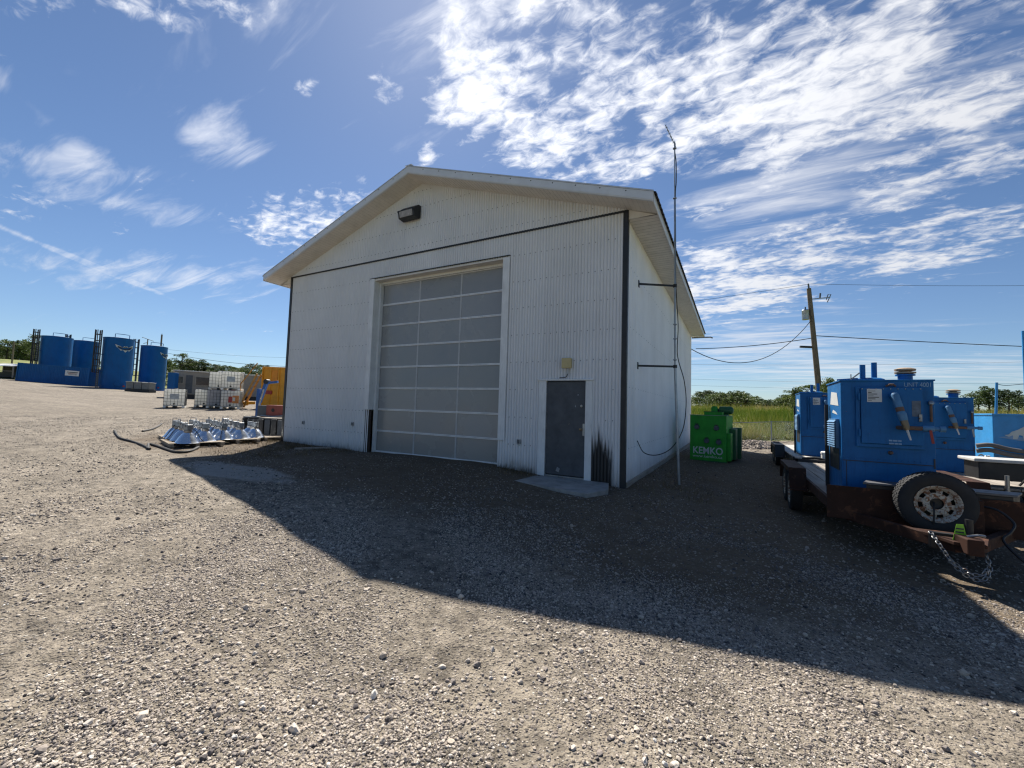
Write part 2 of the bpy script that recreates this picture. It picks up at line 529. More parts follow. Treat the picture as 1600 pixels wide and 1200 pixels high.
M_STEEL = paint("bare_steel", (0.30, 0.30, 0.30), 0.42, metal=0.85, rust=0.30, dirt=0.3)
M_BLUE = paint("unit_blue", (0.009, 0.118, 0.325), 0.45, var=0.16, dirt=0.4, streak=True, spec=0.22, rust=0.10)
M_BLUEL = paint("faded_blue", (0.065, 0.185, 0.34), 0.5, var=0.2, dirt=0.3)
M_TANKB = paint("tank_blue", (0.003, 0.095, 0.295), 0.45, var=0.14, scale=0.8, dirt=0.4, streak=True, spec=0.2)
M_TRAILD = paint("tank_trailer_blue", (0.030, 0.25, 0.56), 0.42, var=0.12, dirt=0.2)
M_GREEN = paint("pump_green", (0.030, 0.285, 0.030), 0.5, spec=0.25, var=0.2, dirt=0.5, streak=True)
M_GREEND = paint("deep_green", (0.012, 0.10, 0.030), 0.5, var=0.2)
M_BROWN = paint("rusty_brown", (0.044, 0.020, 0.013), 0.75, spec=0.2, var=0.25, dirt=0.4, rust=0.5, rustcol=(0.072, 0.032, 0.018), bump=0.002)
M_BLACK = paint("black_paint", (0.012, 0.012, 0.013), 0.5, var=0.3, dirt=0.1)
M_RUBBER = paint("tyre_rubber", (0.020, 0.020, 0.021), 0.82, var=0.25, dirt=0.1, bump=0.002)
M_RIM = paint("chipped_white_rim", (0.45, 0.42, 0.36), 0.6, rust=0.72, rustcol=(0.13, 0.06, 0.03), scale=9, dirt=0.5)
M_WHITE = paint("white_plastic", (0.76, 0.75, 0.71), 0.5, var=0.07, dirt=0.25)
M_PLATE = paint("label_plate", (0.60, 0.60, 0.58), 0.45, var=0.08, dirt=0.35)
M_INK = paint("dark_ink", (0.03, 0.03, 0.035), 0.6, var=0.1, dirt=0)
M_LETW = paint("white_lettering", (0.52, 0.56, 0.54), 0.5, var=0.1, dirt=0.2)
M_LETB = paint("pale_blue_lettering", (0.20, 0.34, 0.52), 0.5, var=0.2, dirt=0.3)
M_TAN = paint("tan_cap", (0.34, 0.24, 0.15), 0.7, rust=0.3, rustcol=(0.14, 0.08, 0.05))
M_RPIPE = paint("rusty_pipe", (0.12, 0.072, 0.05), 0.7, rust=0.5, var=0.3)
M_BRASS = paint("brass", (0.22, 0.17, 0.11), 0.45, metal=0.7, var=0.2)
M_RED = paint("faded_red", (0.30, 0.035, 0.025), 0.55, var=0.2, dirt=0.3)
M_REDB = paint("dull_red_panel", (0.24, 0.055, 0.040), 0.6, var=0.2, dirt=0.3)
M_GREYB = paint("slate_grey", (0.085, 0.095, 0.105), 0.6, var=0.2, dirt=0.3)
M_YEL = paint("tank_yellow", (0.66, 0.30, 0.015), 0.5, var=0.12, dirt=0.35, rust=0.15, streak=True)
M_YELD = paint("railing_ochre", (0.42, 0.22, 0.05), 0.6, var=0.2, dirt=0.3)
M_CRANE = paint("crane_blue", (0.015, 0.09, 0.30), 0.45, var=0.15)
M_ATCO = paint("grey_cladding", (0.29, 0.26, 0.22), 0.7, var=0.1, dirt=0.25, streak=True)
M_GLASS = paint("dark_window", (0.02, 0.022, 0.025), 0.12, var=0.1, dirt=0.0)
M_BEIGE = paint("beige_box", (0.50, 0.41, 0.20), 0.55, var=0.1, dirt=0.2)
M_LIME = paint("lime_tag", (0.24, 0.52, 0.03), 0.5, var=0.05, dirt=0.15)
M_ORANGE = paint("orange_stain", (0.50, 0.20, 0.06), 0.7, var=0.3, dirt=0.3)
M_BARK = wood_mat("bark", (0.05, 0.04, 0.03), (0.16, 0.13, 0.10), scale=0.3, axis=2)
M_LEAF = [leaf_mat("poplar_leaf", (0.045, 0.072, 0.020), (0.14, 0.185, 0.055)), leaf_mat("spruce_leaf", (0.030, 0.052, 0.020), (0.090, 0.130, 0.045)), leaf_mat("willow_leaf", (0.06, 0.09, 0.025), (0.18, 0.22, 0.065))]
M_HOSE = paint("hose_rubber", (0.03, 0.028, 0.027), 0.75, var=0.2, dirt=0.2)
M_HOSEG = paint("grey_hose", (0.14, 0.13, 0.12), 0.75, var=0.2, dirt=0.3)
M_WIRE = paint("power_wire", (0.02, 0.022, 0.026), 0.6, var=0.1, dirt=0.0)


# ------------------------------------------------------------------ mesh helpers
class MB:
    def __init__(self):
        self.v, self.f = [], []

    def add(self, vs, fs):
        o = len(self.v)
        self.v += [tuple(map(float, p_)) for p_ in vs]
        self.f += [tuple(i + o for i in f) for f in fs]
        return self

    def box(self, a, b):
        (x0, y0, z0), (x1, y1, z1) = [min(p_, q_) for p_, q_ in zip(a, b)], [max(p_, q_) for p_, q_ in zip(a, b)]
        return self.add([(x0, y0, z0), (x1, y0, z0), (x1, y1, z0), (x0, y1, z0), (x0, y0, z1), (x1, y0, z1), (x1, y1, z1), (x0, y1, z1)],
                        [(0, 3, 2, 1), (4, 5, 6, 7), (0, 1, 5, 4), (1, 2, 6, 5), (2, 3, 7, 6), (3, 0, 4, 7)])

    def bar(self, a, b, w, h, up=(0, 0, 1)):
        a, b = Vector(a), Vector(b)
        d = (b - a).normalized()
        upv = Vector(up)
        if abs(d.dot(upv)) > 0.98:
            upv = Vector((0, 1, 0))
        s = d.cross(upv).normalized() * (w / 2)
        t_ = s.cross(d).normalized() * (h / 2)
        P = [a - s - t_, a + s - t_, a + s + t_, a - s + t_, b - s - t_, b + s - t_, b + s + t_, b - s + t_]
        return self.add(P, [(0, 1, 2, 3), (7, 6, 5, 4), (0, 4, 5, 1), (1, 5, 6, 2), (2, 6, 7, 3), (3, 7, 4, 0)])

    def tube(self, pts, r, n=8, closed=False):
        pts = [Vector(p_) for p_ in pts]
        rs = r if isinstance(r, (list, tuple)) else [r] * len(pts)
        m = len(pts)
        vs = []
        prev = None
        for i, p_ in enumerate(pts):
            if closed:
                d = (pts[(i + 1) % m] - pts[i - 1]).normalized()
            else:
                d = (pts[min(i + 1, m - 1)] - pts[max(i - 1, 0)]).normalized()
            if prev is None:
                ref = Vector((0, 0, 1)) if abs(d.z) < 0.95 else Vector((1, 0, 0))
                s = d.cross(ref).normalized()
            else:
                s = (prev - d * prev.dot(d)).normalized()
            prev = s
            t_ = d.cross(s)
            for k in range(n):
                a = 2 * math.pi * k / n
                vs.append(p_ + (s * math.cos(a) + t_ * math.sin(a)) * rs[i])
        fs = []
        for i in range(m if closed else m - 1):
            j = (i + 1) % m
            for k in range(n):
                k2 = (k + 1) % n
                fs.append((i * n + k, i * n + k2, j * n + k2, j * n + k))
        if not closed:
            fs.append(tuple(range(n - 1, -1, -1)))
            fs.append(tuple((m - 1) * n + k for k in range(n)))
        return self.add(vs, fs)

    def lathe(self, prof, n=24, c=(0, 0, 0), axis='z', cap=True):
        """prof: list of (r, h) along the axis"""
        vs, fs = [], []
        for r, h in prof:
            for k in range(n):
                a = 2 * math.pi * k / n
                x, y = r * math.cos(a), r * math.sin(a)
                q = {'z': (x, y, h), 'y': (x, h, -y), 'x': (h, x, y)}[axis]
                vs.append((q[0] + c[0], q[1] + c[1], q[2] + c[2]))
        m = len(prof)
        for i in range(m - 1):
            for k in range(n):
                k2 = (k + 1) % n
                fs.append((i * n + k, i * n + k2, (i + 1) * n + k2, (i + 1) * n + k))
        if cap:
            if prof[0][0] > 1e-6:
                fs.append(tuple(range(n - 1, -1, -1)))
            if prof[-1][0] > 1e-6:
                fs.append(tuple((m - 1) * n + k for k in range(n)))
        return self.add(vs, fs)

    def prism(self, poly, y0, y1, plane='xz'):
        """extrude a polygon given in the xz (or xy, yz) plane"""
        n = len(poly)

        def P(a, b, h):
            return {'xz': (a, h, b), 'xy': (a, b, h), 'yz': (h, a, b)}[plane]
        vs = [P(a, b, y0) for a, b in poly] + [P(a, b, y1) for a, b in poly]
        fs = [tuple(range(n)), tuple(range(2 * n - 1, n - 1, -1))]
        for i in range(n):
            j = (i + 1) % n
            fs.append((i, i + n, j + n, j))
        return self.add(vs, fs)

    def mesh(self, name, smooth=False):
        me = bpy.data.meshes.new(name)
        me.from_pydata(self.v, [], self.f)
        import bmesh
        bm = bmesh.new()
        bm.from_mesh(me)
        bmesh.ops.recalc_face_normals(bm, faces=bm.faces)
        bm.to_mesh(me)
        bm.free()
        if smooth:
            me.polygons.foreach_set('use_smooth', [True] * len(me.polygons))
            me.set_sharp_from_angle(angle=R(38))
        return me

    def build(self, name, mat, parent=None, smooth=False, bevel=0.0, loc=(0, 0, 0), rot=(0, 0, 0)):
        me = self.mesh(name, smooth)
        me.materials.append(mat)
        o = bpy.data.objects.new(name, me)
        COL.objects.link(o)
        o.location = loc
        o.rotation_euler = rot
        if parent:
            o.parent = parent
        if bevel > 0:
            b = o.modifiers.new("edge", 'BEVEL')
            b.width = bevel
            b.segments = 2
            b.limit_method = 'ANGLE'
        return o


def thing(name, label, cat, loc=(0, 0, 0), rz=0.0, group=None, rot=None):
    o = bpy.data.objects.new(name, None)
    COL.objects.link(o)
    o.location = loc
    o.rotation_euler = rot if rot else (0, 0, rz)
    o.empty_display_size = 0.2
    return tag(o, label, cat, group)


def tag(o, label, cat, group=None):
    o['label'] = label
    o['category'] = cat
    if group:
        o['group'] = group
    return o


def kind(o, k, label=None, cat=None):
    o['kind'] = k
    if label:
        o['label'] = label
    if cat:
        o['category'] = cat
    return o


def copy_tree(o, parent=None):
    c = o.copy()
    COL.objects.link(c)
    c.parent = parent
    for ch in list(o.children):
        copy_tree(ch, c)
    return c


def text_mesh(body, size, bold=0.0, extrude=0.0015):
    cu = bpy.data.curves.new("lettering", 'FONT')
    cu.body = body
    cu.size = size
    cu.extrude = extrude
    cu.offset = bold
    cu.align_x = 'LEFT'
    ob = bpy.data.objects.new("lettering", cu)
    COL.objects.link(ob)
    dg = bpy.context.evaluated_depsgraph_get()
    me = bpy.data.meshes.new_from_object(ob.evaluated_get(dg))
    bpy.data.objects.remove(ob)
    bpy.data.curves.remove(cu)
    return me


def lettering(body, size, mat, parent, loc, width=None, bold=0.0, rot=(R(90), 0, 0), name='lettering'):
    me = text_mesh(body, size, bold)
    me.materials.clear()
    me.materials.append(mat)
    o = bpy.data.objects.new(name, me)
    COL.objects.link(o)
    o.parent = parent
    o.location = loc
    o.rotation_euler = rot
    if width:
        xs = [v.co.x for v in me.vertices]
        o.scale = (width / (max(xs) - min(xs)), 1, 1)
    return o


def arc(c, r, a0, a1, n, z=0.0):
    return [(c[0] + r * math.cos(R(a0 + (a1 - a0) * i / (n - 1))), c[1] + r * math.sin(R(a0 + (a1 - a0) * i / (n - 1))), z) for i in range(n)]


def smooth_path(pts, n=8):
    """Catmull-Rom through points"""
    P = [np.array(p_, float) for p_ in pts]
    P = [2 * P[0] - P[1]] + P + [2 * P[-1] - P[-2]]
    out = []
    for i in range(1, len(P) - 2):
        for k in range(n):
            t_ = k / n
            a, b, c, d = P[i - 1], P[i], P[i + 1], P[i + 2]
            out.append(0.5 * ((2 * b) + (-a + c) * t_ + (2 * a - 5 * b + 4 * c - d) * t_ ** 2 + (-a + 3 * b - 3 * c + d) * t_ ** 3))
    out.append(P[-2])
    return [tuple(q) for q in out]


# ------------------------------------------------------------------ ground
def _w(px, py, d):
    return tuple(at_depth(px, py, d))


CP = [(0, 0, -.03), (-3, 0, .12), (-7, 0, .14), (-11.4, 0, .2), (-1.3, -.3, .03), (0, 7, -.05), (0, 14.6, -.03), (1.7, 8, -.06), (2.9, 1, -.27), (4.2, -2, -.30),
      (3.6, -4.9, -.25), (0.3, -5.3, -.16), (1.96, -8.5, -.17), (-3, -5.6, .0), (-6, -5, .10), (-8.6, -4.3, .17), (-11, -2.4, .22), (-5, -9, .0), (-12, -8, .2), (-24.5, 4.5, .84), (-28.8, 4.1, .92), (-23, 7, 1.0),
      (-13, 3, .32), (-50, 16, 1.45), _w(26, 594.5, 59), _w(136, 603.4, 59), _w(178, 608, 60), (-90, 22, 2.9), (3.2, 15, .22), (8, 9, -.1), (12, 4, -.2), (12, -8, -.35), (6, 24, 1.2), (15, 40, 1.8), (-15, 60, 2.2),
      (2.5, 117, 3.4), (60, 100, 4.0), (-60, 110, 5.0), (-164, 72, 9), (-166, 25, 10.5), (-170, -30, 9), (-30, -12, .7), (-60, -12, 2.0), (100, 0, 0), (40, -30, -.6), (0, -40, -.5), (-40, -60, .6), (-120, -90, 4), (0, -200, -1),
      (200, -100, 0), (300, 150, 4), (0, 300, 5), (-250, 250, 10), (1500, 0, 2), (-1500, 0, 18), (0, 1500, 8), (0, -1500, -2), (1500, 1500, 6), (-1500, 1500, 16), (1500, -1500, 0), (-1500, -1500, 10)]
CPX = np.array([c[:2] for c in CP], float)
CPZ = np.array([c[2] for c in CP], float)


def _phi(d2):
    return np.sqrt(d2 + 2.0 ** 2)


_n = len(CP)
_A = np.zeros((_n + 3, _n + 3))
_A[:_n, :_n] = _phi(((CPX[:, None] - CPX[None]) ** 2).sum(-1))
_A[:_n, _n] = 1
_A[:_n, _n + 1:] = CPX
_A[_n:, :_n] = _A[:_n, _n:].T
_WT = np.linalg.solve(_A, np.concatenate([CPZ, [0, 0, 0]]))


def gz(x, y):
    x = np.atleast_1d(np.asarray(x, float))
    y = np.atleast_1d(np.asarray(y, float))
    z = np.zeros(len(x))
    for i in range(0, len(x), 20000):
        q = np.stack([x[i:i + 20000], y[i:i + 20000]], 1)
        d2 = ((q[:, None] - CPX[None]) ** 2).sum(-1)
        z[i:i + 20000] = _phi(d2) @ _WT[:_n] + _WT[_n] + q @ _WT[_n + 1:]
    ri = np.exp(-((x - 1) ** 2 + (y + 6) ** 2) / 400.0)
    z = z + ri * (0.016 * np.sin(1.7 * x + 0.8 * y + 1) * np.sin(1.1 * y - 0.6 * x) + 0.008 * np.sin(4.3 * x - 2.2 * y) * np.sin(3.1 * y + 1.3 * x))
    return z


def g(x, y):
    return float(gz(x, y)[0])


def sst(v, a, b):
    t_ = np.clip((v - a) / (b - a), 0, 1)
    return t_ * t_ * (3 - 2 * t_)


def axis_coords(lo, hi, step, far):
    a = list(np.arange(lo, hi + 1e-6, step))
    d, s = hi, step
    while d < far:
        s *= 1.22
        d += s
        a.append(d)
    d, s = lo, step
    while d > -far:
        s *= 1.22
        d -= s
        a.insert(0, d)
    return np.array(a)


def soil_shade_at(fx, fy):  # dark soil by the wall, spread outward to paint the building's shadow darker
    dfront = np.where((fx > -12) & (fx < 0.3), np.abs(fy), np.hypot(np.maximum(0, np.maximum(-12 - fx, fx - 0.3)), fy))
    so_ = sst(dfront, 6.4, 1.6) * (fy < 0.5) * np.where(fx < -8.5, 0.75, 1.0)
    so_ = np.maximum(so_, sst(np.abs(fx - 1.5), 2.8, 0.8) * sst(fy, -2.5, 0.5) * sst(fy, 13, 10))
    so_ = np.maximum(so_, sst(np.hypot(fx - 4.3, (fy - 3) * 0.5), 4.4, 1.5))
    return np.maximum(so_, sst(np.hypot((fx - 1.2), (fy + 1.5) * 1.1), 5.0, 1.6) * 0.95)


gx = axis_coords(-32, 10, 0.2, 2600)
gy = axis_coords(-10, 18, 0.2, 2600)
XX, YY = np.meshgrid(gx, gy)
fx, fy = XX.ravel(), YY.ravel()
fzv = gz(fx, fy)
# the pad inside the building stays under the slab
nx, ny = len(gx), len(gy)
me = bpy.data.meshes.new("ground")
idx = np.arange(nx * ny).reshape(ny, nx)
fq = np.stack([idx[:-1, :-1].ravel(), idx[:-1, 1:].ravel(), idx[1:, 1:].ravel(), idx[1:, :-1].ravel()], 1)
me.from_pydata(np.stack([fx, fy, fzv], 1).tolist(), [], fq.tolist())
me.polygons.foreach_set('use_smooth', [True] * len(me.polygons))


def fattr(name, arr):
    a = me.attributes.new(name, 'FLOAT', 'POINT')
    a.data.foreach_set('value', np.asarray(arr, np.float32))


grass = np.maximum(sst(fy, 14.6, 16.8) * sst(fx, -22, -10), sst(fx + fy * 0.15, -84, -94) * 0.9)
grass = np.maximum(grass, sst(fy, 22, 30))
grass = np.maximum(grass, sst(fx, 15, 22))
grass = np.maximum(grass, sst(fy, -40, -60))
soil = soil_shade_at(fx, fy)  # soil mask that also carries the painted shade
clay = sst(np.hypot((fx + 6.6) / 2.0, (fy + 3.9) / 0.7), 1.5, 0.2)
fattr('grass', grass)
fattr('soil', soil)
fattr('clay', clay)
me.materials.append(M_GRAVEL)
ground = bpy.data.objects.new("ground", me)
COL.objects.link(ground)
kind(ground, 'structure', 'grey brown gravel yard running out into grass fields', 'ground')


# ------------------------------------------------------------------ scattered stuff (stones, grass blades)
def gn_scatter(name, P, scl, rot, tone, prim, mat, label, cat, seed=0):
    me_ = bpy.data.meshes.new(name)
    me_.from_pydata(np.asarray(P).tolist(), [], [])
    n = len(P)
    for nm, arr in (('scl', scl), ('rot', rot)):
        a = me_.attributes.new(nm, 'FLOAT_VECTOR', 'POINT')
        a.data.foreach_set('vector', np.asarray(arr, np.float32).ravel())
    a = me_.attributes.new('tone', 'FLOAT', 'POINT')
    a.data.foreach_set('value', np.asarray(tone, np.float32))
    o = bpy.data.objects.new(name, me_)
    COL.objects.link(o)
    me_.materials.append(mat)
    ng = bpy.data.node_groups.new(name, 'GeometryNodeTree')
    ng.interface.new_socket('Geometry', in_out='INPUT', socket_type='NodeSocketGeometry')
    ng.interface.new_socket('Geometry', in_out='OUTPUT', socket_type='NodeSocketGeometry')
    N = ng.nodes
    L = ng.links
    gi, go = N.new('NodeGroupInput'), N.new('NodeGroupOutput')
    iop = N.new('GeometryNodeInstanceOnPoints')
    L.new(gi.outputs[0], iop.inputs['Points'])

    def attr(nm, dt):
        a_ = N.new('GeometryNodeInputNamedAttribute')
        a_.data_type = dt
        a_.inputs[0].default_value = nm
        return a_.outputs[0]
    L.new(attr('scl', 'FLOAT_VECTOR'), iop.inputs['Scale'])
    e2r = N.new('FunctionNodeEulerToRotation')
    L.new(attr('rot', 'FLOAT_VECTOR'), e2r.inputs[0])
    L.new(e2r.outputs[0], iop.inputs['Rotation'])
    join = N.new('GeometryNodeGeometryToInstance')
    for k in range(5 if prim == 'stone' else 1):
        if prim == 'stone':
            pn = N.new('GeometryNodeMeshIcoSphere')
            pn.inputs['Radius'].default_value = 0.5
            pn.inputs['Subdivisions'].default_value = 2
            sp = N.new('GeometryNodeSetPosition')
            nz = N.new('ShaderNodeTexNoise')
            nz.noise_dimensions = '4D'
            nz.inputs['W'].default_value = 3.7 * k + seed
            nz.inputs['Scale'].default_value = 1.7
            nz.inputs['Detail'].default_value = 1.0
            vs = N.new('ShaderNodeVectorMath')
            vs.operation = 'SUBTRACT'
            vs.inputs[1].default_value = (0.5, 0.5, 0.5)
            L.new(nz.outputs['Color'], vs.inputs[0])
            vm = N.new('ShaderNodeVectorMath')
            vm.operation = 'MULTIPLY'
            vm.inputs[1].default_value = (0.75, 0.75, 0.75)
            L.new(vs.outputs[0], vm.inputs[0])
            L.new(pn.outputs[0], sp.inputs['Geometry'])
            L.new(vm.outputs[0], sp.inputs['Offset'])
            gout = sp.outputs[0]
        else:
            pn = N.new('GeometryNodeMeshCone')
            pn.inputs['Vertices'].default_value = 3
            pn.inputs['Radius Top'].default_value = 0.0
            pn.inputs['Radius Bottom'].default_value = 0.5
            pn.inputs['Depth'].default_value = 1.0
            gout = pn.outputs[0]
        sm = N.new('GeometryNodeSetMaterial')
        sm.inputs['Material'].default_value = mat
        L.new(gout, sm.inputs['Geometry'])
        if prim == 'stone':
            ss = N.new('GeometryNodeSetShadeSmooth')
            ss.inputs['Shade Smooth'].default_value = False
            L.new(sm.outputs[0], ss.inputs[0])
            L.new(ss.outputs[0], join.inputs[0])
        else:
            L.new(sm.outputs[0], join.inputs[0])
    if prim == 'stone':
        iop.inputs['Pick Instance'].default_value = True
    L.new(join.outputs[0], iop.inputs['Instance'])
    L.new(iop.outputs[0], go.inputs[0])
    md = o.modifiers.new("scatter", 'NODES')
    md.node_group = ng
    kind(o, 'stuff', label, cat)
    return o


def patch_noise(x, y, s, seed):
    r = np.random.default_rng(seed)
    v = np.zeros_like(x)
    for k in range(7):
        a = r.uniform(0, 2 * math.pi)
        f = s * r.uniform(0.5, 2.2)
        v += np.sin(f * (x * math.cos(a) + y * math.sin(a)) + r.uniform(0, 6.28))
    return v / 7 ** 0.5


def lane(x, y):
    """bands where wheels have thrown the stones aside"""
    a = R(152)
    u, v = x * math.cos(a) + y * math.sin(a), -x * math.sin(a) + y * math.cos(a)
    v = v + 0.5 * np.sin(0.35 * u + 0.6) + 0.15 * np.sin(1.3 * u)
    return 0.75 * np.sin(2.15 * v + 0.4) + 0.45 * np.sin(4.9 * v + 1.7 * np.sin(0.4 * u)) + 0.3 * patch_noise(x, y, 0.9, 98)


def stones(name, n, rmin, rmax, smin, smax, label, seed, power=1.0, gather=0.5, flat=0.62):
    r = np.random.default_rng(seed)
    m = int(n * 3.2)
    rad = (rmin + (rmax - rmin) * r.random(m) ** power)
    ang = R(118) + r.uniform(-R(72), R(72), m)
    x = CAM[0] + rad * np.cos(ang)
    y = CAM[1] + rad * np.sin(ang)
    ok = ~((y > -0.05) & (x < 0.05) & (x > -11.5)) & (y < 14)
    ok &= r.random(m) < np.clip(0.5 + gather * patch_noise(x, y, 2.6, seed + 5) + 0.40 * lane(x, y), 0.05, 1)
    ok &= r.random(m) > 0.62 * soil_shade_at(x, y)
    ok &= ~((x > -1.82) & (x < -0.36) & (y > -0.98))
    x, y = x[ok][:n], y[ok][:n]
    n = len(x)
    s = smin * (smax / smin) ** (r.random(n) ** 2.0)
    sc = np.stack([s * r.uniform(.8, 1.35, n), s * r.uniform(.7, 1.1, n), s * r.uniform(.45, .9, n) * flat / 0.62], 1)
    rot = np.stack([r.normal(0, .22, n), r.normal(0, .22, n), r.uniform(0, 6.28, n)], 1)
    z = gz(x, y) + sc[:, 2] * 0.16
    tone = np.clip(r.beta(1.6, 1.55, n), 0, 1) * (1 - 0.50 * soil_shade_at(x, y))  # stones are toned down over the soil and the painted shade
    return gn_scatter(name, np.stack([x, y, z], 1), sc, rot, tone, 'stone', M_STONE, label, 'gravel', seed)


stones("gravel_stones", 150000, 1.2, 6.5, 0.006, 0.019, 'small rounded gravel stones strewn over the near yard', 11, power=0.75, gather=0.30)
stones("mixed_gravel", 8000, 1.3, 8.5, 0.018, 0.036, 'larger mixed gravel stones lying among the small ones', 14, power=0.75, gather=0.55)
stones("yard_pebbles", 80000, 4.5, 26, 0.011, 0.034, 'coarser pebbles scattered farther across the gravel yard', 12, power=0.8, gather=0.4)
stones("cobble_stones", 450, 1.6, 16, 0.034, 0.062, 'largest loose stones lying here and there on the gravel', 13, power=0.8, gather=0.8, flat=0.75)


def blades(name, x, y, h, w, lean, mat, label, cat, seed, tone=None):
    r = np.random.default_rng(seed)
    n = len(x)
    hh = h[0] * (h[1] / h[0]) ** r.random(n)
    if h[1] > 0.6:
        hh = hh * np.clip(0.85 + 0.35 * patch_noise(x, y, 0.8, seed + 1), 0.3, 1.7)
    sc = np.stack([np.full(n, w) * r.uniform(.7, 1.4, n), np.full(n, w * 0.35), hh], 1)
    rx, ry = r.normal(0, lean, n), r.normal(0, lean, n)
    rot = np.stack([rx, ry, r.uniform(0, 6.28, n)], 1)
    z = gz(x, y) - 0.01
    t_ = r.random(n) if tone is None else np.clip(tone + r.normal(0, .15, n), 0, 1)
    return gn_scatter(name, np.stack([x, y, z], 1), sc, rot, t_, 'blade', mat, label, cat, seed)


M_FIELD = blade_mat("field_grass", [(0.0, (0.17, 0.26, 0.040)), (0.45, (0.30, 0.36, 0.075)), (0.75, (0.48, 0.45, 0.16)), (1.0, (0.62, 0.53, 0.29))])
M_DRY = blade_mat("dry_weed", [(0.0, (0.09, 0.07, 0.035)), (0.6, (0.22, 0.17, 0.09)), (1.0, (0.34, 0.27, 0.15))])
r_ = np.random.default_rng(21)
n_ = 52000
yy = 16.0 + 55 * r_.random(n_) ** 1.9
xx = -8 + (36 + (yy - 16) * 0.75) * r_.random(n_)
blades("field_grass", xx, yy, (0.45, 1.25), 0.05, 0.34, M_FIELD, 'tall green and straw coloured grass in the field beyond the fence', 'grass', 22, tone=0.42 + 0.25 * patch_noise(xx, yy, 0.3, 3) + np.clip((yy - 30) / 60, 0, 0.35))
# dry weeds along the foot of the walls and around the lamps
xs, ys = [], []
for k in range(190):
    if k < 95:
        cx_, cy_ = r_.uniform(-11.6, -7.6), -abs(r_.normal(0.15, 0.75))
    elif k < 135:
        cx_, cy_ = r_.uniform(-0.2, 1.6), r_.uniform(-0.9, 4.0)
    elif k < 165:
        cx_, cy_ = r_.uniform(-9.6, -7.8), r_.uniform(-3.3, -1.4)
    else:
        cx_, cy_ = r_.uniform(-2.9, -2.0), -abs(r_.normal(0.1, 0.2))
    q = int(r_.integers(10, 34))
    xs += list(cx_ + r_.normal(0, .11, q))
    ys += list(cy_ + r_.normal(0, .11, q))
xs, ys = np.array(xs), np.array(ys)
ok = ~((ys > -0.06) & (xs < 0.06)) & ~((xs > -1.95) & (xs < -.2) & (ys > -1.4))
blades("dry_weeds", xs[ok], ys[ok], (0.05, 0.24), 0.008, 0.5, M_DRY, 'dry brown weeds along the foot of the white building', 'weeds', 23)

# ------------------------------------------------------------------ the shop building
BW, BD, BH = 11.375, 14.62, 5.75
SL = 0.341                      # roof pitch
ZR = 7.885                      # ridge, top of the fascia
OE, OF = 0.62, 0.595            # eave and rake overhang
FH = 0.17                       # fascia height
shop = thing('metal_shop_building', 'tall white corrugated metal shop building with gable roof and big overhead door', 'building')


def roof_z(x):
    return ZR - SL * abs(x + BW / 2)


OPEN = [(-7.36, -2.99, 5.17), (-1.93, -0.70, 2.20)]   # overhead door, small door (x0, x1, top)
PITCH, AMP = 0.072, 0.0165


def corr_y(x):
    return -AMP * (2 * abs(math.sin(math.pi * x / PITCH)) ** 0.8 - 1)


def sheet(x0, x1, lo, hi, y, name, mat):
    xs_ = set(np.round(np.arange(x0, x1 - 1e-6, PITCH / 8), 5).tolist() + [round(x1, 5)])
    for a, b, tz in OPEN:
        for e in (a, b):
            if x0 < e < x1:
                xs_.add(e)
    xs_ = sorted(xs_)
    mb = MB()
    for a, b in zip(xs_[:-1], xs_[1:]):
        if b - a < 1e-5:
            continue
        la, lb = lo(a, b)
        mb.add([(a, y + corr_y(a), la), (b, y + corr_y(b), lb), (b, y + corr_y(b), hi(b)), (a, y + corr_y(a), hi(a))], [(0, 1, 2, 3)])
    me_ = bpy.data.meshes.new(name)
    # weld along x so that shading runs smooth over the corrugation
    import bmesh
    me_.from_pydata(mb.v, [], mb.f)
    bm = bmesh.new()
    bm.from_mesh(me_)
    bmesh.ops.remove_doubles(bm, verts=bm.verts, dist=1e-4)
    bm.to_mesh(me_)
    bm.free()
    me_.materials.append(mat)
    o = bpy.data.objects.new(name, me_)
    COL.objects.link(o)
    o.parent = shop
    return o


def low_lo(a, b):
    m_ = (a + b) / 2
    for x0, x1, tz in OPEN:
        if x0 < m_ < x1:
            return tz, tz
    return (-0.06 if m_ > -2.9 else 0.02,) * 2


SW = PITCH * 12
k = 0
x_ = -BW
while x_ < -1e-3:
    x1_ = min(x_ + SW, 0.0)
    if 0 - x1_ < 0.2:
        x1_ = 0.0
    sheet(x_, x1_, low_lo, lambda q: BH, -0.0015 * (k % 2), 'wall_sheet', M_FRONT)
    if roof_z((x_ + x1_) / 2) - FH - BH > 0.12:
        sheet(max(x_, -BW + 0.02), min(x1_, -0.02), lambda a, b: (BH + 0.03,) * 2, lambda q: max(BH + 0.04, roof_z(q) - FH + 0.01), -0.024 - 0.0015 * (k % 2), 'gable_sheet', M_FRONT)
    x_ = x1_
    k += 1
# screw heads in rows
mb = MB()


def screw(x, z, y):
    r0 = 0.0125
    mb.lathe([(r0, y), (r0 * 0.75, y - 0.006)], 6, (x, 0, z), 'y')


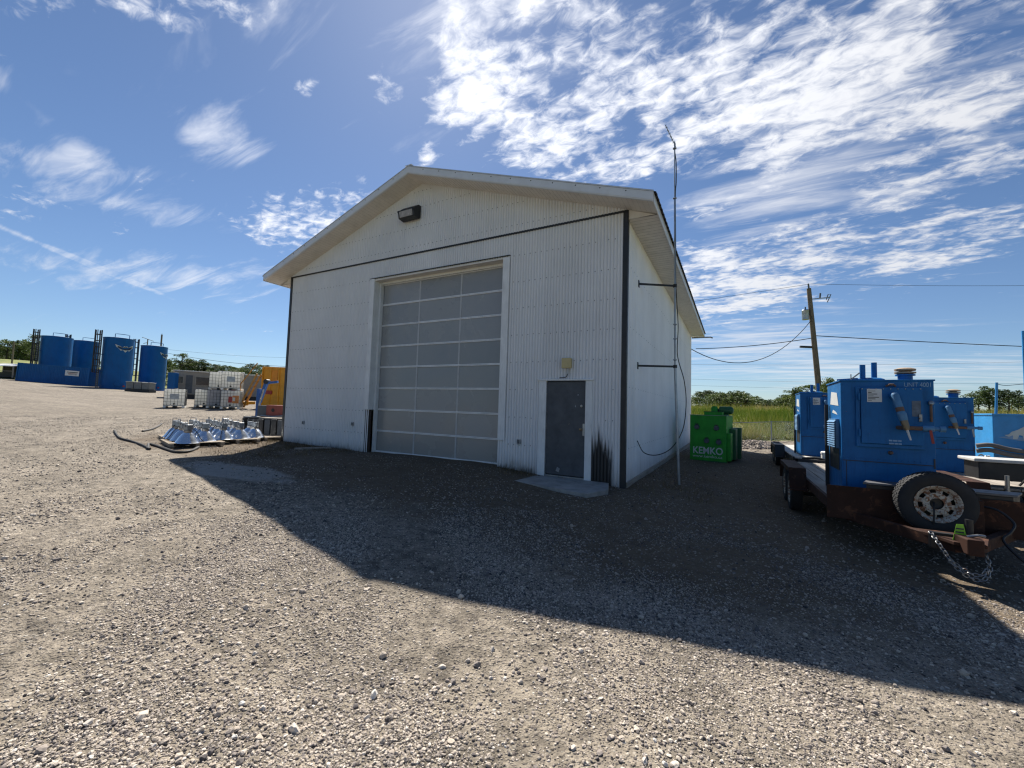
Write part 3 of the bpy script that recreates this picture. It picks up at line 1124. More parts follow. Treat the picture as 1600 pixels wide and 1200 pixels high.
for j in range(8):
    z = 0.68 + 0.645 * j
    for i in range(int(BW / (PITCH * 2))):
        x = -BW + PITCH * 2 * (i + 0.5) - (BW % PITCH)
        x = (round(x / PITCH - 0.5) + 0.5) * PITCH
        if any(a - 0.18 < x < b + 0.2 and z < tz + 0.05 for a, b, tz in OPEN) or x > -0.12 or x < -BW + .1:
            continue
        if RNG.random() < 0.04:
            continue
        screw(x, z + RNG.normal(0, .006), -AMP - 0.002)
for z in (5.95, 6.5, 7.05, 7.5):
    for i in range(int(BW / (PITCH * 2))):
        x = (round((-BW + PITCH * 2 * (i + 0.5)) / PITCH - 0.5) + 0.5) * PITCH
        if roof_z(x) - FH > z + 0.08:
            screw(x, z, -0.024 - AMP - 0.003)
scr = mb.build('screw_heads', paint('weathered_screw', (0.16, 0.165, 0.175), 0.6), shop)
scr['kind'] = 'stuff'
# flashing under the gable, corner trims, base board
MB().box((-BW, -0.040, BH - 0.012), (0.0, -0.005, BH + 0.022)).build('gable_flashing', M_DARK, shop)
for xa in (-BW, 0.0):
    s_ = 1 if xa == 0 else -1
    MB().box((xa - s_ * 0.085, -0.028, -0.1), (xa + s_ * 0.02, -0.012, BH)).box((xa + s_ * 0.004, -0.012, -0.1), (xa + s_ * 0.02, 0.075, BH)).build('corner_trim', M_DARK, shop)
# side walls in ribbed sheets


def side_sheet(xw, y0, y1, sgn, z1, name='side_sheet'):
    mb_ = MB()
    prof = []
    y = y0
    while y < y1 - 1e-4:
        for dy, dx in ((0.0, 0), (0.115, 0), (0.125, 0.010), (0.142, 0.010), (0.152, 0.0)):
            if y + dy <= y1:
                prof.append((y + dy, dx))
        y += 0.1524
    prof.append((y1, 0))
    for (ya, da), (yb, db) in zip(prof[:-1], prof[1:]):
        if yb - ya < 1e-4:
            continue
        mb_.add([(xw + sgn * da, ya, 0.02), (xw + sgn * db, yb, 0.02), (xw + sgn * db, yb, z1), (xw + sgn * da, ya, z1)], [(0, 1, 2, 3)])
    return mb_.build(name, M_SIDE, shop)


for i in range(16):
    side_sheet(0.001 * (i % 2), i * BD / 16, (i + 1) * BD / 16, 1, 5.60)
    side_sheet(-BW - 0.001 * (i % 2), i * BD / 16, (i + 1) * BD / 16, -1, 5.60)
MB().prism([(-BW, 0), (0, 0), (0, BH), (-BW / 2, ZR - FH), (-BW, BH)], BD - 0.02, BD).build('back_wall', M_SIDE, shop)
for xw, s_ in ((0, 1), (-BW, -1)):
    MB().box((xw + s_ * 0.006, 0.08, -0.12), (xw + s_ * 0.045, BD, 0.075)).build('base_board', M_WOODG, shop)
# wall fixings on the side wall: a row of screws
mb = MB()
for z in (0.75, 2.05, 3.35, 4.65):
    for i in range(90):
        mb.box((0.002, 0.06 + i * 0.1524 - 0.008, z - 0.008), (0.008, 0.06 + i * 0.1524 + 0.008, z + 0.008)) if i % 2 == 0 else None
mb.build('side_screws', M_GALV, shop)['kind'] = 'stuff'
# concrete footing and dark interior floor
MB().box((-BW + 0.1, 0.32, -0.1), (-0.1, BD - 0.1, 0.10)).build('floor_slab', M_CONC, shop)
# roof: two slopes with a ribbed sheet on top, fascias and soffits
for s_ in (-1, 1):
    xe = -BW / 2 + s_ * (BW / 2 + OE)
    mb = MB()
    ys_ = []
    y = -OF - 0.03
    while y < BD + 0.45:
        ys_ += [(y, 0), (y + 0.10, 0), (y + 0.12, 0.022), (y + 0.16, 0.022), (y + 0.18, 0)]
        y += 0.2286
    zt = lambda x: roof_z(x) + 0.012
    xo = xe + s_ * 0.05
    zo = zt(xo)
    for (ya, ha), (yb, hb) in zip(ys_[:-1], ys_[1:]):
        mb.add([(-BW / 2, ya, zt(-BW / 2) + ha), (-BW / 2, yb, zt(-BW / 2) + hb), (xo, yb, zo + hb), (xo, ya, zo + ha)], [(0, 1, 2, 3)])
        mb.add([(xo, ya, zo + ha), (xo, yb, zo + hb), (xo, yb, zo - 0.012), (xo, ya, zo - 0.012)], [(0, 1, 2, 3)])
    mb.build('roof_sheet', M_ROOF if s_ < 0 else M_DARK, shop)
    # rake fascia, front and back: a folded metal cap
    for yf, w_ in ((-OF, -0.02), (BD + 0.35, 0.02)):
        p0, p1 = (-BW / 2, ZR), (xe, roof_z(xe))
        mb = MB()
        mb.prism([(p0[0], p0[1] + 0.04), (p1[0], p1[1] + 0.04), (p1[0], p1[1] - FH + 0.02), (p0[0], p0[1] - FH + 0.02)], yf, yf + w_)
        mb.prism([(p0[0], p0[1] + 0.042), (p1[0], p1[1] + 0.042), (p1[0], p1[1] + 0.036), (p0[0], p0[1] + 0.036)], yf + w_, yf - w_ * 6)
        mb.prism([(p0[0], p0[1] - FH + 0.02), (p1[0], p1[1] - FH + 0.02), (p1[0], p1[1] - FH), (p0[0], p0[1] - FH)], yf + w_ * 0.4, yf - w_ * 2)
        fa = mb.build('rake_fascia', M_FASC, shop)
        if yf < 0:
            mb = MB()
            for i in range(1, 12):
                q = i / 12
                mb.lathe([(0.014, -OF - 0.020), (0.010, -OF - 0.028)], 6, (p0[0] + (p1[0] - p0[0]) * q, 0, p0[1] + (p1[1] - p0[1]) * q - 0.03), 'y')
            mb.build('fascia_screws', M_DARK, fa)['kind'] = 'stuff'
    # sloped soffit under the rake, in narrow ribbed boards
    n = 62
    mb = MB()
    for i in range(n):
        xa, xb = [-BW / 2 + s_ * (BW / 2 + OE - 0.02) * q for q in (i / n, (i + 1) / n)]
        xm = xb - (xb - xa) * 0.06
        for (qa, qb, dz) in ((xa, xm, 0.0), (xm, xb, 0.003)):
            za, zb = roof_z(qa) - FH + 0.006 + dz, roof_z(qb) - FH + 0.006 + dz
            mb.add([(qa, -OF + 0.01, za), (qb, -OF + 0.01, zb), (qb, 0.0, zb), (qa, 0.0, za)], [(0, 1, 2, 3)])
    mb.build('rake_soffit', M_SOFF, shop)
    # level soffit and fascia along the eave
    xw = 0.0 if s_ > 0 else -BW
    zs = 5.575
    mb = MB()
    n = 96
    y0_, y1_ = 0.0, BD + 0.33
    for i in range(n):
        ya, yb = y0_ + (y1_ - y0_) * i / n, y0_ + (y1_ - y0_) * (i + 1) / n
        ym = yb - (yb - ya) * 0.05
        for (qa, qb, dz) in ((ya, ym, 0.0), (ym, yb, 0.003)):
            mb.add([(xw, qa, zs + dz), (xe - s_ * 0.02, qa, zs + dz), (xe - s_ * 0.02, qb, zs + dz), (xw, qb, zs + dz)], [(0, 1, 2, 3)])
    mb.build('eave_soffit', M_SOFF, shop)
    MB().box((xe - s_ * 0.02, -OF - 0.018, roof_z(xe) - FH - 0.01), (xe, BD + 0.35, roof_z(xe) + 0.010)).build('eave_fascia', M_TRIMW, shop)
    # triangular return that closes the eave box at the front
    MB().prism([(xw + s_ * 0.022, zs), (xe - s_ * 0.022, zs), (xe - s_ * 0.022, roof_z(xe) - FH + 0.0), (xw + s_ * 0.022, roof_z(xw) - FH + 0.0)], -0.004, 0.008).build('eave_return', M_SOFF, shop)
MB().bar((-BW / 2, -OF - 0.02, ZR + 0.045), (-BW / 2, BD + 0.37, ZR + 0.045), 0.22, 0.02).build('ridge_cap', M_FASC, shop)
MB().tube([(0.05, BD - 0.1, 5.47), (0.5, BD - 0.1, 5.47), (0.92, BD - 0.1, 5.46), (1.02, BD - 0.1, 5.41)], 0.035, 8).build('eave_pipe', M_GALV, shop, smooth=True)

# overhead door and its frame
DY = 0.28
ox0, ox1, oz1 = OPEN[0]
oz0 = 0.13
MB().box((ox0 - 0.17, -0.045, 1.36), (ox0, -0.010, oz1 + 0.05)).build('door_casing', M_TRIMW, shop, bevel=0.004)
MB().box((ox1, -0.045, 0.76), (ox1 + 0.185, -0.010, oz1 + 0.02)).build('door_casing', M_TRIMW, shop, bevel=0.004)
MB().box((ox0 - 0.02, -0.035, 1.36), (ox0 + 0.006, DY + 0.1, oz1)).build('door_jamb', M_TRIMW, shop)
MB().box((ox1 - 0.006, -0.008, 0.0), (ox1 + 0.02, DY + 0.1, oz1)).build('door_jamb', M_TRIMW, shop)
MB().box((ox0, -0.030, oz1 - 0.012), (ox1, DY + 0.1, oz1 + 0.02)).build('door_head', M_SOFF, shop)
MB().box((ox0 - 0.19, -0.055, oz1 + 0.052), (ox1 + 0.19, -0.006, oz1 + 0.064)).build('drip_edge', M_DARK, shop)
MB().box((ox0 - 0.14, -0.006, 0.0), (ox0 - 0.01, 0.11, 1.40)).build('bare_post', M_WOODD, shop)
MB().box((ox0 - 0.01, DY - 0.10, 0.06), (ox0 + 0.055, DY + 0.02, oz1)).build('door_track', M_TRIMW, shop)
MB().box((ox0, DY - 0.07, oz1 - 0.07), (ox1, DY - 0.04, oz1 - 0.012)).build('head_seal', M_TRIMW, shop)
MB().box((ox0 - 0.1, -0.10, -0.05), (ox1 + 0.1, DY + 0.05, oz0 - 0.008)).build('door_sill', M_CONC, shop, bevel=0.01)
od = MB().box((ox0 + 0.02, DY + 0.045, oz0), (ox1 - 0.02, DY + 0.06, oz1)).build('overhead_door', M_GREYB, shop)
NS = 8
hh_ = (oz1 - 0.06 - oz0) / NS
px0, px1 = ox0 + 0.055, ox1 - 0.02
for i in range(NS + 1):
    z = oz0 + i * hh_
    th = 0.024
    if i in (0, NS):
        MB().box((px0, DY - 0.012, z - (0.0 if i == 0 else 0.03)), (px1, DY + 0.04, z + (0.045 if i == 0 else 0.0))).build('rail', M_RAIL, od, bevel=0.003)
    else:
        MB().box((px0, DY - 0.014, z - th), (px1, DY + 0.03, z - 0.003)).box((px0, DY - 0.012, z + 0.003), (px1, DY + 0.03, z + th)).build('rail', M_RAIL, od, bevel=0.003)
for i in range(NS):
    z0_, z1_ = oz0 + i * hh_ + 0.022, oz0 + (i + 1) * hh_ - 0.022
    for j in range(3):
        xa, xb = px0 + (px1 - px0) * j / 3, px0 + (px1 - px0) * (j + 1) / 3
        wob = RNG.normal(0, 0.004, 4)
        mb = MB()
        ya = DY + 0.010
        mb.add([(xa + .022, ya + wob[0], z0_), (xb - .022, ya + wob[1], z0_), (xb - .022, ya + wob[2], z1_), (xa + .022, ya + wob[3], z1_),
                (xa + .022, ya + .02, z0_), (xb - .022, ya + .02, z0_), (xb - .022, ya + .02, z1_), (xa + .022, ya + .02, z1_)],
               [(0, 1, 2, 3), (4, 7, 6, 5), (0, 4, 5, 1), (2, 6, 7, 3), (1, 5, 6, 2), (0, 3, 7, 4)])
        mb.build('pane', M_PANE, od)
        if j:
            MB().box((xa - .024, DY + 0.004, z0_), (xa + .024, DY + 0.02, z1_)).build('stile', paint("pane_stile", (0.44, 0.445, 0.45), 0.35, var=0.1), od)

# small steel door
dx0, dx1, dtop = OPEN[1]
MB().box((dx0 - 0.01, -0.040, -0.02), (dx0 + 0.17, 0.06, dtop - 0.03)).build('jamb', M_TRIMW, shop, bevel=0.004)
MB().box((dx1 - 0.14, -0.040, -0.02), (dx1 + 0.01, 0.06, dtop - 0.03)).build('jamb', M_TRIMW, shop, bevel=0.004)
MB().box((dx0 - 0.05, -0.060, dtop - 0.03), (dx1 + 0.04, 0.06, dtop + 0.012)).build('door_header', M_TRIMW, shop, bevel=0.004)
MB().box((dx0 + 0.17, -0.030, 0.02), (dx1 - 0.14, 0.10, 0.085)).build('threshold', M_STEEL, shop, bevel=0.004)
md_ = MB().box((dx0 + 0.178, -0.004, 0.10), (dx1 - 0.147, 0.040, dtop - 0.045)).build('steel_door', M_MAN, shop, bevel=0.004)
kx = dx1 - 0.147 - 0.085
MB().lathe([(0.030, -0.005), (0.030, -0.012), (0.012, -0.016), (0.012, -0.045), (0.026, -0.055), (0.028, -0.075), (0.016, -0.085)], 14, (kx, 0, 1.12), 'y').build('door_knob', M_BRASS, md_, smooth=True)
MB().lathe([(0.030, -0.005), (0.027, -0.022), (0.010, -0.024)], 14, (kx, 0, 1.62), 'y').build('deadbolt', M_STEEL, md_, smooth=True)
MB().box((kx + 0.035, -0.012, 0.98), (dx1 - 0.150, -0.005, 1.24)).build('latch_guard', M_GALV, md_, bevel=0.002)
for (sx, sz, w_, h_) in ((-1.50, 0.18, 0.10, 0.09), (-1.03, 1.85, 0.03, 0.03), (-1.08, 1.60, 0.02, 0.04)):
    MB().prism([(sx, sz), (sx + w_ * .7, sz - h_ * .3), (sx + w_, sz + h_ * .6), (sx + w_ * .35, sz + h_)], -0.0062, -0.0045).build('scuff', paint("scuff", (0.26, 0.27, 0.28), 0.7, dirt=0.3), md_)
for hz in (0.35, 1.1, 1.9):
    MB().tube([(dx0 + 0.176, -0.012, hz), (dx0 + 0.176, -0.012, hz + 0.1)], 0.009, 8).build('hinge', M_GALV, md_, smooth=True)

# pad in front of the small door
pad = MB().prism([(-1.98, -1.02), (-1.90, -0.05), (-0.30, -0.05), (-0.12, -0.75), (-0.34, -1.38), (-0.9, -1.30)], -0.12, 0.055, 'xy')
tag(pad.build('concrete_pad', M_CONC, bevel=0.012), 'thin grey concrete pad before the small steel door', 'concrete pad')
# plank lying by the wall at left
tag(MB().bar((-8.95, -1.15, g(-8.9, -1.1) + 0.03), (-8.55, -0.30, g(-8.6, -.3) + 0.03), 0.20, 0.045).build('loose_plank', M_WOODG, bevel=0.004), 'short grey plank lying on dark soil before the white wall', 'plank')

# beige box with conduit over the small door
t_ = thing('junction_box', 'small beige electrical box on the wall above the steel door', 'electrical box', (-1.27, -0.012, 2.55))
MB().box((-0.105, -0.085, -0.10), (0.105, 0.0, 0.11)).build('housing', M_BEIGE, t_, bevel=0.008)
MB().box((-0.11, -0.095, -0.105), (0.11, -0.080, 0.115)).build('cover', M_BEIGE, t_, bevel=0.005)
MB().tube([(0.02, -0.03, -0.10), (0.02, -0.03, -0.24)], 0.012, 8).build('conduit', M_GALV, t_, smooth=True)
MB().tube(smooth_path([(0.02, -0.03, -0.22), (0.0, -0.05, -0.29), (-0.06, -0.06, -0.315), (-0.16, -0.06, -0.318)]), 0.009, 6).build('cable', M_HOSE, t_, smooth=True)


def outlet(x, z, label):
    t = thing('outlet_box', label, 'outlet', (x, -0.012, z), group='small outlets low on the front wall')
    MB().box((-0.045, -0.04, -0.055), (0.045, 0.0, 0.055)).build('housing', M_GALV, t, bevel=0.006)
    MB().box((-0.03, -0.048, -0.04), (0.03, -0.038, 0.04)).build('flap', M_GREYB, t, bevel=0.004)


outlet(-2.42, 0.76, 'small grey outlet box on the wall between overhead door and steel door')
outlet(-10.27, 0.86, 'small dark outlet low on the wall near the left corner')
outlet(-7.98, 0.92, 'small dark outlet on the wall just left of the overhead door')

# flood light on the gable
t_ = thing('wall_light', 'dark bronze wall pack flood light high on the gable', 'light', (-5.98, -0.034, 6.87))
MB().prism([(0.0, 0.20), (-0.10, 0.20), (-0.30, 0.02), (-0.26, -0.17), (-0.06, -0.19), (0.0, -0.15)], -0.29, 0.29, 'yz').build('housing', M_DARK, t_, bevel=0.012)
MB().add([(-0.23, -0.305, 0.005), (0.23, -0.305, 0.005), (0.23, -0.270, -0.150), (-0.23, -0.270, -0.150), (-0.23, -0.28, 0.005), (0.23, -0.28, 0.005), (0.23, -0.25, -0.150), (-0.23, -0.25, -0.150)],
         [(0, 1, 2, 3), (4, 7, 6, 5), (0, 4, 5, 1), (2, 6, 7, 3), (1, 5, 6, 2), (0, 3, 7, 4)]).build('lens', paint("lamp_lens", (0.30, 0.27, 0.25), 0.12, var=0.3, scale=12), t_)
MB().box((-0.29, -0.312, 0.005), (0.29, -0.285, 0.035)).box((-0.29, -0.312, -0.02), (-0.235, -0.265, 0.005)).box((0.235, -0.312, -0.02), (0.29, -0.265, 0.005)).build('door_frame', M_DARK, t_, bevel=0.004)

# ------------------------------------------------------------------ antenna mast
t_ = thing('antenna_mast', 'slim galvanised antenna mast bracketed off the side wall with a yagi on top', 'antenna', (0.85, 1.72, 0.0))
mx = lambda z: (-0.10 * min(1, z / 2.6) - 0.045 * max(0, z - 2.6) / 5.5, 0.0, z)
MB().tube([mx(-0.2), mx(1.0), mx(2.62)], 0.030, 10).build('lower_pipe', M_GALV, t_, smooth=True)
MB().tube([mx(2.60), mx(4.0), mx(6.7)], 0.022, 10).build('middle_pipe', M_GALV, t_, smooth=True)
MB().tube([mx(6.7), mx(8.12)], 0.016, 8).build('upper_pipe', M_GALV, t_, smooth=True)
for z in (2.78, 3.28, 3.62, 6.7, 7.95):
    MB().lathe([(0.024, -0.02), (0.045, -0.006), (0.045, 0.006), (0.024, 0.02)], 12, mx(z)).build('coupler', M_GALV, t_, smooth=True)
for z in (2.62, 4.55):
    a = Vector((-0.85 + 0.01, -0.54, z - 0.02))
    b = Vector(mx(z))
    br = MB().bar(a, b, 0.028, 0.045).build('bracket', M_BLACK, t_, bevel=0.004)
    MB().box((-0.85, a.y - 0.06, z - 0.10), (-0.838, a.y + 0.06, z + 0.06)).build('bracket_plate', M_BLACK, br)
    MB().lathe([(0.045, -0.035), (0.045, 0.035)], 12, mx(z)).build('clamp', M_BLACK, br, smooth=True)
top = Vector(mx(8.05))
bd = Vector((-0.10, -0.80, 0.0))
yg = MB().tube([top - bd * 0.12, top + bd * 1.0], 0.010, 6).build('yagi_boom', M_GALV, t_, smooth=True)
for i, q in enumerate((-0.1, 0.06, 0.2, 0.34, 0.5, 0.66, 0.82, 0.97)):
    c_ = top + bd * q
    hw = 0.075 - 0.004 * i
    MB().tube([c_ + Vector((-0.02 * hw, 0, -hw)), c_ + Vector((0.02 * hw, 0, hw))], 0.005, 5).build('yagi_element', M_GALV, yg)
MB().tube(smooth_path([mx(7.9), (top.x + 0.035, 0.01, 7.6), (top.x + 0.04, 0.01, 7.1), (top.x + 0.025, 0, 6.75), (top.x + 0.04, 0.0, 5.6), (top.x + 0.05, 0, 4.6), (top.x + 0.10, 0.05, 3.6), (top.x + 0.09, 0.05, 2.9), (top.x + 0.22, 0.25, 2.3), (top.x + 0.26, 0.3, 1.75),
                       (top.x + 0.20, 0.2, 1.15), (top.x - 0.02, 0.05, 0.72), (top.x - 0.30, -0.2, 0.55), (top.x - 0.56, -0.42, 0.60), (-0.842, -0.53, 0.87)]), 0.011, 6).build('coax_cable', M_HOSE, t_, smooth=True)

# ------------------------------------------------------------------ trailers and blue units


def wheel(parent, name, c, rad=0.385, w=0.22, axis='x', face=-1, rim_mat=None):
    """tyre with tread blocks and a spoke-hole steel rim; face = the side the dish shows on"""
    rim_mat = rim_mat or M_RIM
    o = bpy.data.objects.new(name, None)
    COL.objects.link(o)
    o.parent = parent
    o.location = c
    o.empty_display_size = 0.1
    rr_ = rad * 0.575
    prof = [(rr_, -w * .40), (rr_ + .02, -w * .47), (rad * .82, -w * .52), (rad * .93, -w * .47), (rad * .975, -w * .40), (rad * .985, -w * .2), (rad * .985, w * .2), (rad * .975, w * .40), (rad * .93, w * .47), (rad * .82, w * .52), (rr_ + .02, w * .47), (rr_, w * .40), (rr_ - .012, 0), (rr_, -w * .40)]
    mb_ = MB().lathe(prof, 40, (0, 0, 0), axis, cap=False)
    ty = mb_.build('tyre', M_RUBBER, o, smooth=True)
    # tread blocks
    tb = MB()
    for i in range(44):
        a = 2 * math.pi * i / 44
        for k_, (u0, u1) in enumerate(((-.44, -.26), (-.2, -.03), (.03, .2), (.26, .44))):
            off = 0.5 * (k_ % 2) * 2 * math.pi / 44
            P = []
            for da in (-.045, .045):
                for uu in (u0, u1):
                    for rr in (rad * .965, rad * (1.0 if abs(uu) < .3 else .99)):
                        x, y = rr * math.cos(a + da + off), rr * math.sin(a + da + off)
                        P.append({'x': (uu * w, x, y), 'y': (x, uu * w, -y)}[axis])
            tb.add(P, [(0, 2, 3, 1), (4, 5, 7, 6), (1, 3, 7, 5), (0, 1, 5, 4), (2, 6, 7, 3)])
    tb.build('tread', M_RUBBER, o)['kind'] = 'stuff'
    f = face

    def lat(pr, mat, nm, n=32):
        return MB().lathe([(r, f * h * w) for r, h in pr], n, (0, 0, 0), axis, cap=False).build(nm, mat, o, smooth=True)
    lat([(rr_ - .012, -.30), (rr_ - .004, -.2), (rr_ - .03, .0), (rr_ - .03, .25), (rr_ - .008, .36), (rr_ + .006, .44), (rr_ + .004, .47), (rr_ - .012, .44), (rr_ - .035, .28), (rr_ - .05, .20)], rim_mat, 'rim')
    # dished centre with eight openings
    mb_ = MB()
    n = 8

    def pt(r, a, h):
        x, y = r * math.cos(a), r * math.sin(a)
        return {'x': (f * h * w, x, y), 'y': (x, f * h * w, -y)}[axis]
    ra, rb, rc, rd = rr_ * .30, rr_ * .60, rr_ * .80, rr_ * .86
    hA, hB, hC, hD = .26, .27, .16, .17
    for i in range(48):
        a0, a1 = 2 * math.pi * i / 48, 2 * math.pi * (i + 1) / 48
        for th in (0, -.03):
            mb_.add([pt(ra, a0, hA + th), pt(ra, a1, hA + th), pt(rb, a1, hB + th), pt(rb, a0, hB + th)], [(0, 1, 2, 3)])
            mb_.add([pt(rc, a0, hC + th), pt(rc, a1, hC + th), pt(rd, a1, hD + th), pt(rd, a0, hD + th)], [(0, 1, 2, 3)])
            if i % 6 < 3:
                mb_.add([pt(rb, a0, hB + th), pt(rb, a1, hB + th), pt(rc, a1, hC + th), pt(rc, a0, hC + th)], [(0, 1, 2, 3)])
    mb_.build('rim_centre', rim_mat, o)
    lat([(rr_ * .98, -.25), (0.001, -.25)], M_BLACK, 'hub_shadow_plate')
    lat([(ra, .255), (ra * .95, .10), (0.001, .08)], M_BLACK, 'hub_bore')
    mb_ = MB()
    for i in range(8):
        a = 2 * math.pi * (i + .5) / 8
        q = pt(rr_ * .46, a, .27)
        mb_.lathe([(0.012, -0.012), (0.012, 0.012)], 6, q, axis)
    mb_.build('lug_nuts', M_STEEL, o)['kind'] = 'stuff'
    return o


def chain(parent, pts, name='safety_chain', link=0.045, mat=None):
    P = np.array(smooth_path(pts, 10))
    d = np.concatenate([[0], np.cumsum(np.linalg.norm(np.diff(P, axis=0), axis=1))])
    n = int(d[-1] / (link * 0.72))
    mb_ = MB()
    for i in range(n):
        s_ = d[-1] * (i + .5) / n
        c_ = Vector([np.interp(s_, d, P[:, k]) for k in range(3)])
        c2 = Vector([np.interp(min(d[-1], s_ + .01), d, P[:, k]) for k in range(3)])
        c1 = Vector([np.interp(max(0, s_ - .01), d, P[:, k]) for k in range(3)])
        u = (c2 - c1).normalized()
        ref = Vector((0, 0, 1)) if abs(u.z) < .9 else Vector((1, 0, 0))
        s1 = u.cross(ref).normalized()
        if i % 2:
            s1 = u.cross(s1).normalized()
        loop = []
        for k in range(10):
            a = 2 * math.pi * k / 10
            e = 0.5 * link - 0.35 * link
            loop.append(c_ + u * (0.33 * link * math.cos(a) + (e if math.cos(a) > 0 else -e)) + s1 * (0.33 * link * math.sin(a)))
        mb_.tube(loop, link * 0.10, 5, closed=True)
    return mb_.build(name, mat or M_STEEL, parent, smooth=True)


def trailer(name, label, x0, x1, yf, yb, zd, steel, axle_y, deckmat, bulkhead=True, fender_w=0.28, wheels=True, tongue=1.05):
    """x0..x1 deck width, yf front, yb back, zd deck top (world); flat deck tandem trailer parallel to y"""
    xc = (x0 + x1) / 2
    gz0 = g(xc, (yf + yb) / 2)
    t = thing(name, label, 'trailer', (xc, yf, 0))
    hw = (x1 - x0) / 2
    L = yb - yf
    nb = 9
    for i in range(nb):
        a = -hw + 0.05 + (2 * hw - 0.10) * i / nb
        b = -hw + 0.05 + (2 * hw - 0.10) * (i + 1) / nb - 0.012
        MB().box((a, 0.03, zd - 0.04), (b, L - 0.02, zd + RNG.normal(0, .002))).build('deck_plank', deckmat, t, bevel=0.004)
    for s_ in (-1, 1):
        MB().box((s_ * hw, 0.0, zd - 0.14), (s_ * (hw - 0.045), L, zd + 0.012)).build('side_rail', steel, t, bevel=0.004)
        # A-frame tongue
        MB().bar((s_ * (hw - 0.08), 0.35, zd - 0.22), (s_ * 0.06, -tongue, zd - 0.22), 0.075, 0.13).build('tongue_beam', steel, t, bevel=0.006)
    for q in np.linspace(0.3, L - 0.2, 7):
        MB().box((-hw + 0.05, q - 0.03, zd - 0.16), (hw - 0.05, q + 0.03, zd - 0.045)).build('cross_member', steel, t)
    if bulkhead:
        MB().box((-hw - 0.01, -0.025, zd - 0.26), (hw + 0.01, 0.0, zd + 0.20)).build('front_board', steel, t, bevel=0.003)
    for s_ in (-1, 1):
        xo, xi = s_ * (hw + fender_w), s_ * (hw + 0.008)
        rr = 0.36
        ya = axle_y - yf
        pts = [(ya - 0.92, zd - 0.18), (ya - 0.80, zd + 0.20), (ya + 0.80, zd + 0.20), (ya + 0.92, zd - 0.18)]
        mb_ = MB()
        for (a, b), (c, d) in zip(pts[:-1], pts[1:]):
            mb_.bar((0.5 * (xo + xi), a, b), (0.5 * (xo + xi), c, d), abs(xo - xi), 0.012)
        mb_.box((xo, ya - 0.80, zd + 0.12), (xo - s_ * 0.012, ya + 0.80, zd + 0.205))
        mb_.build('fender', steel, t, bevel=0.003)
        MB().box((xo, ya - 1.02, zd - 0.19), (xi, ya - 0.90, zd - 0.17)).build('fender_step', steel, t)
        if wheels:
            for dy in (-0.42, 0.42):
                yw = ya + dy
                gw = g(xc + s_ * (hw + 0.14), yf + yw)
                wheel(t, 'wheel', (s_ * (hw + 0.145), yw, gw + rr - 0.012), rad=rr, w=0.20, axis='x', face=s_)
    for dy in (-0.42, 0.42):
        MB().tube([(-hw - 0.1, axle_y - yf + dy, gz0 + 0.36), (hw + 0.1, axle_y - yf + dy, gz0 + 0.36)], 0.035, 8).build('axle', M_BLACK, t, smooth=True)
    return t, xc, hw


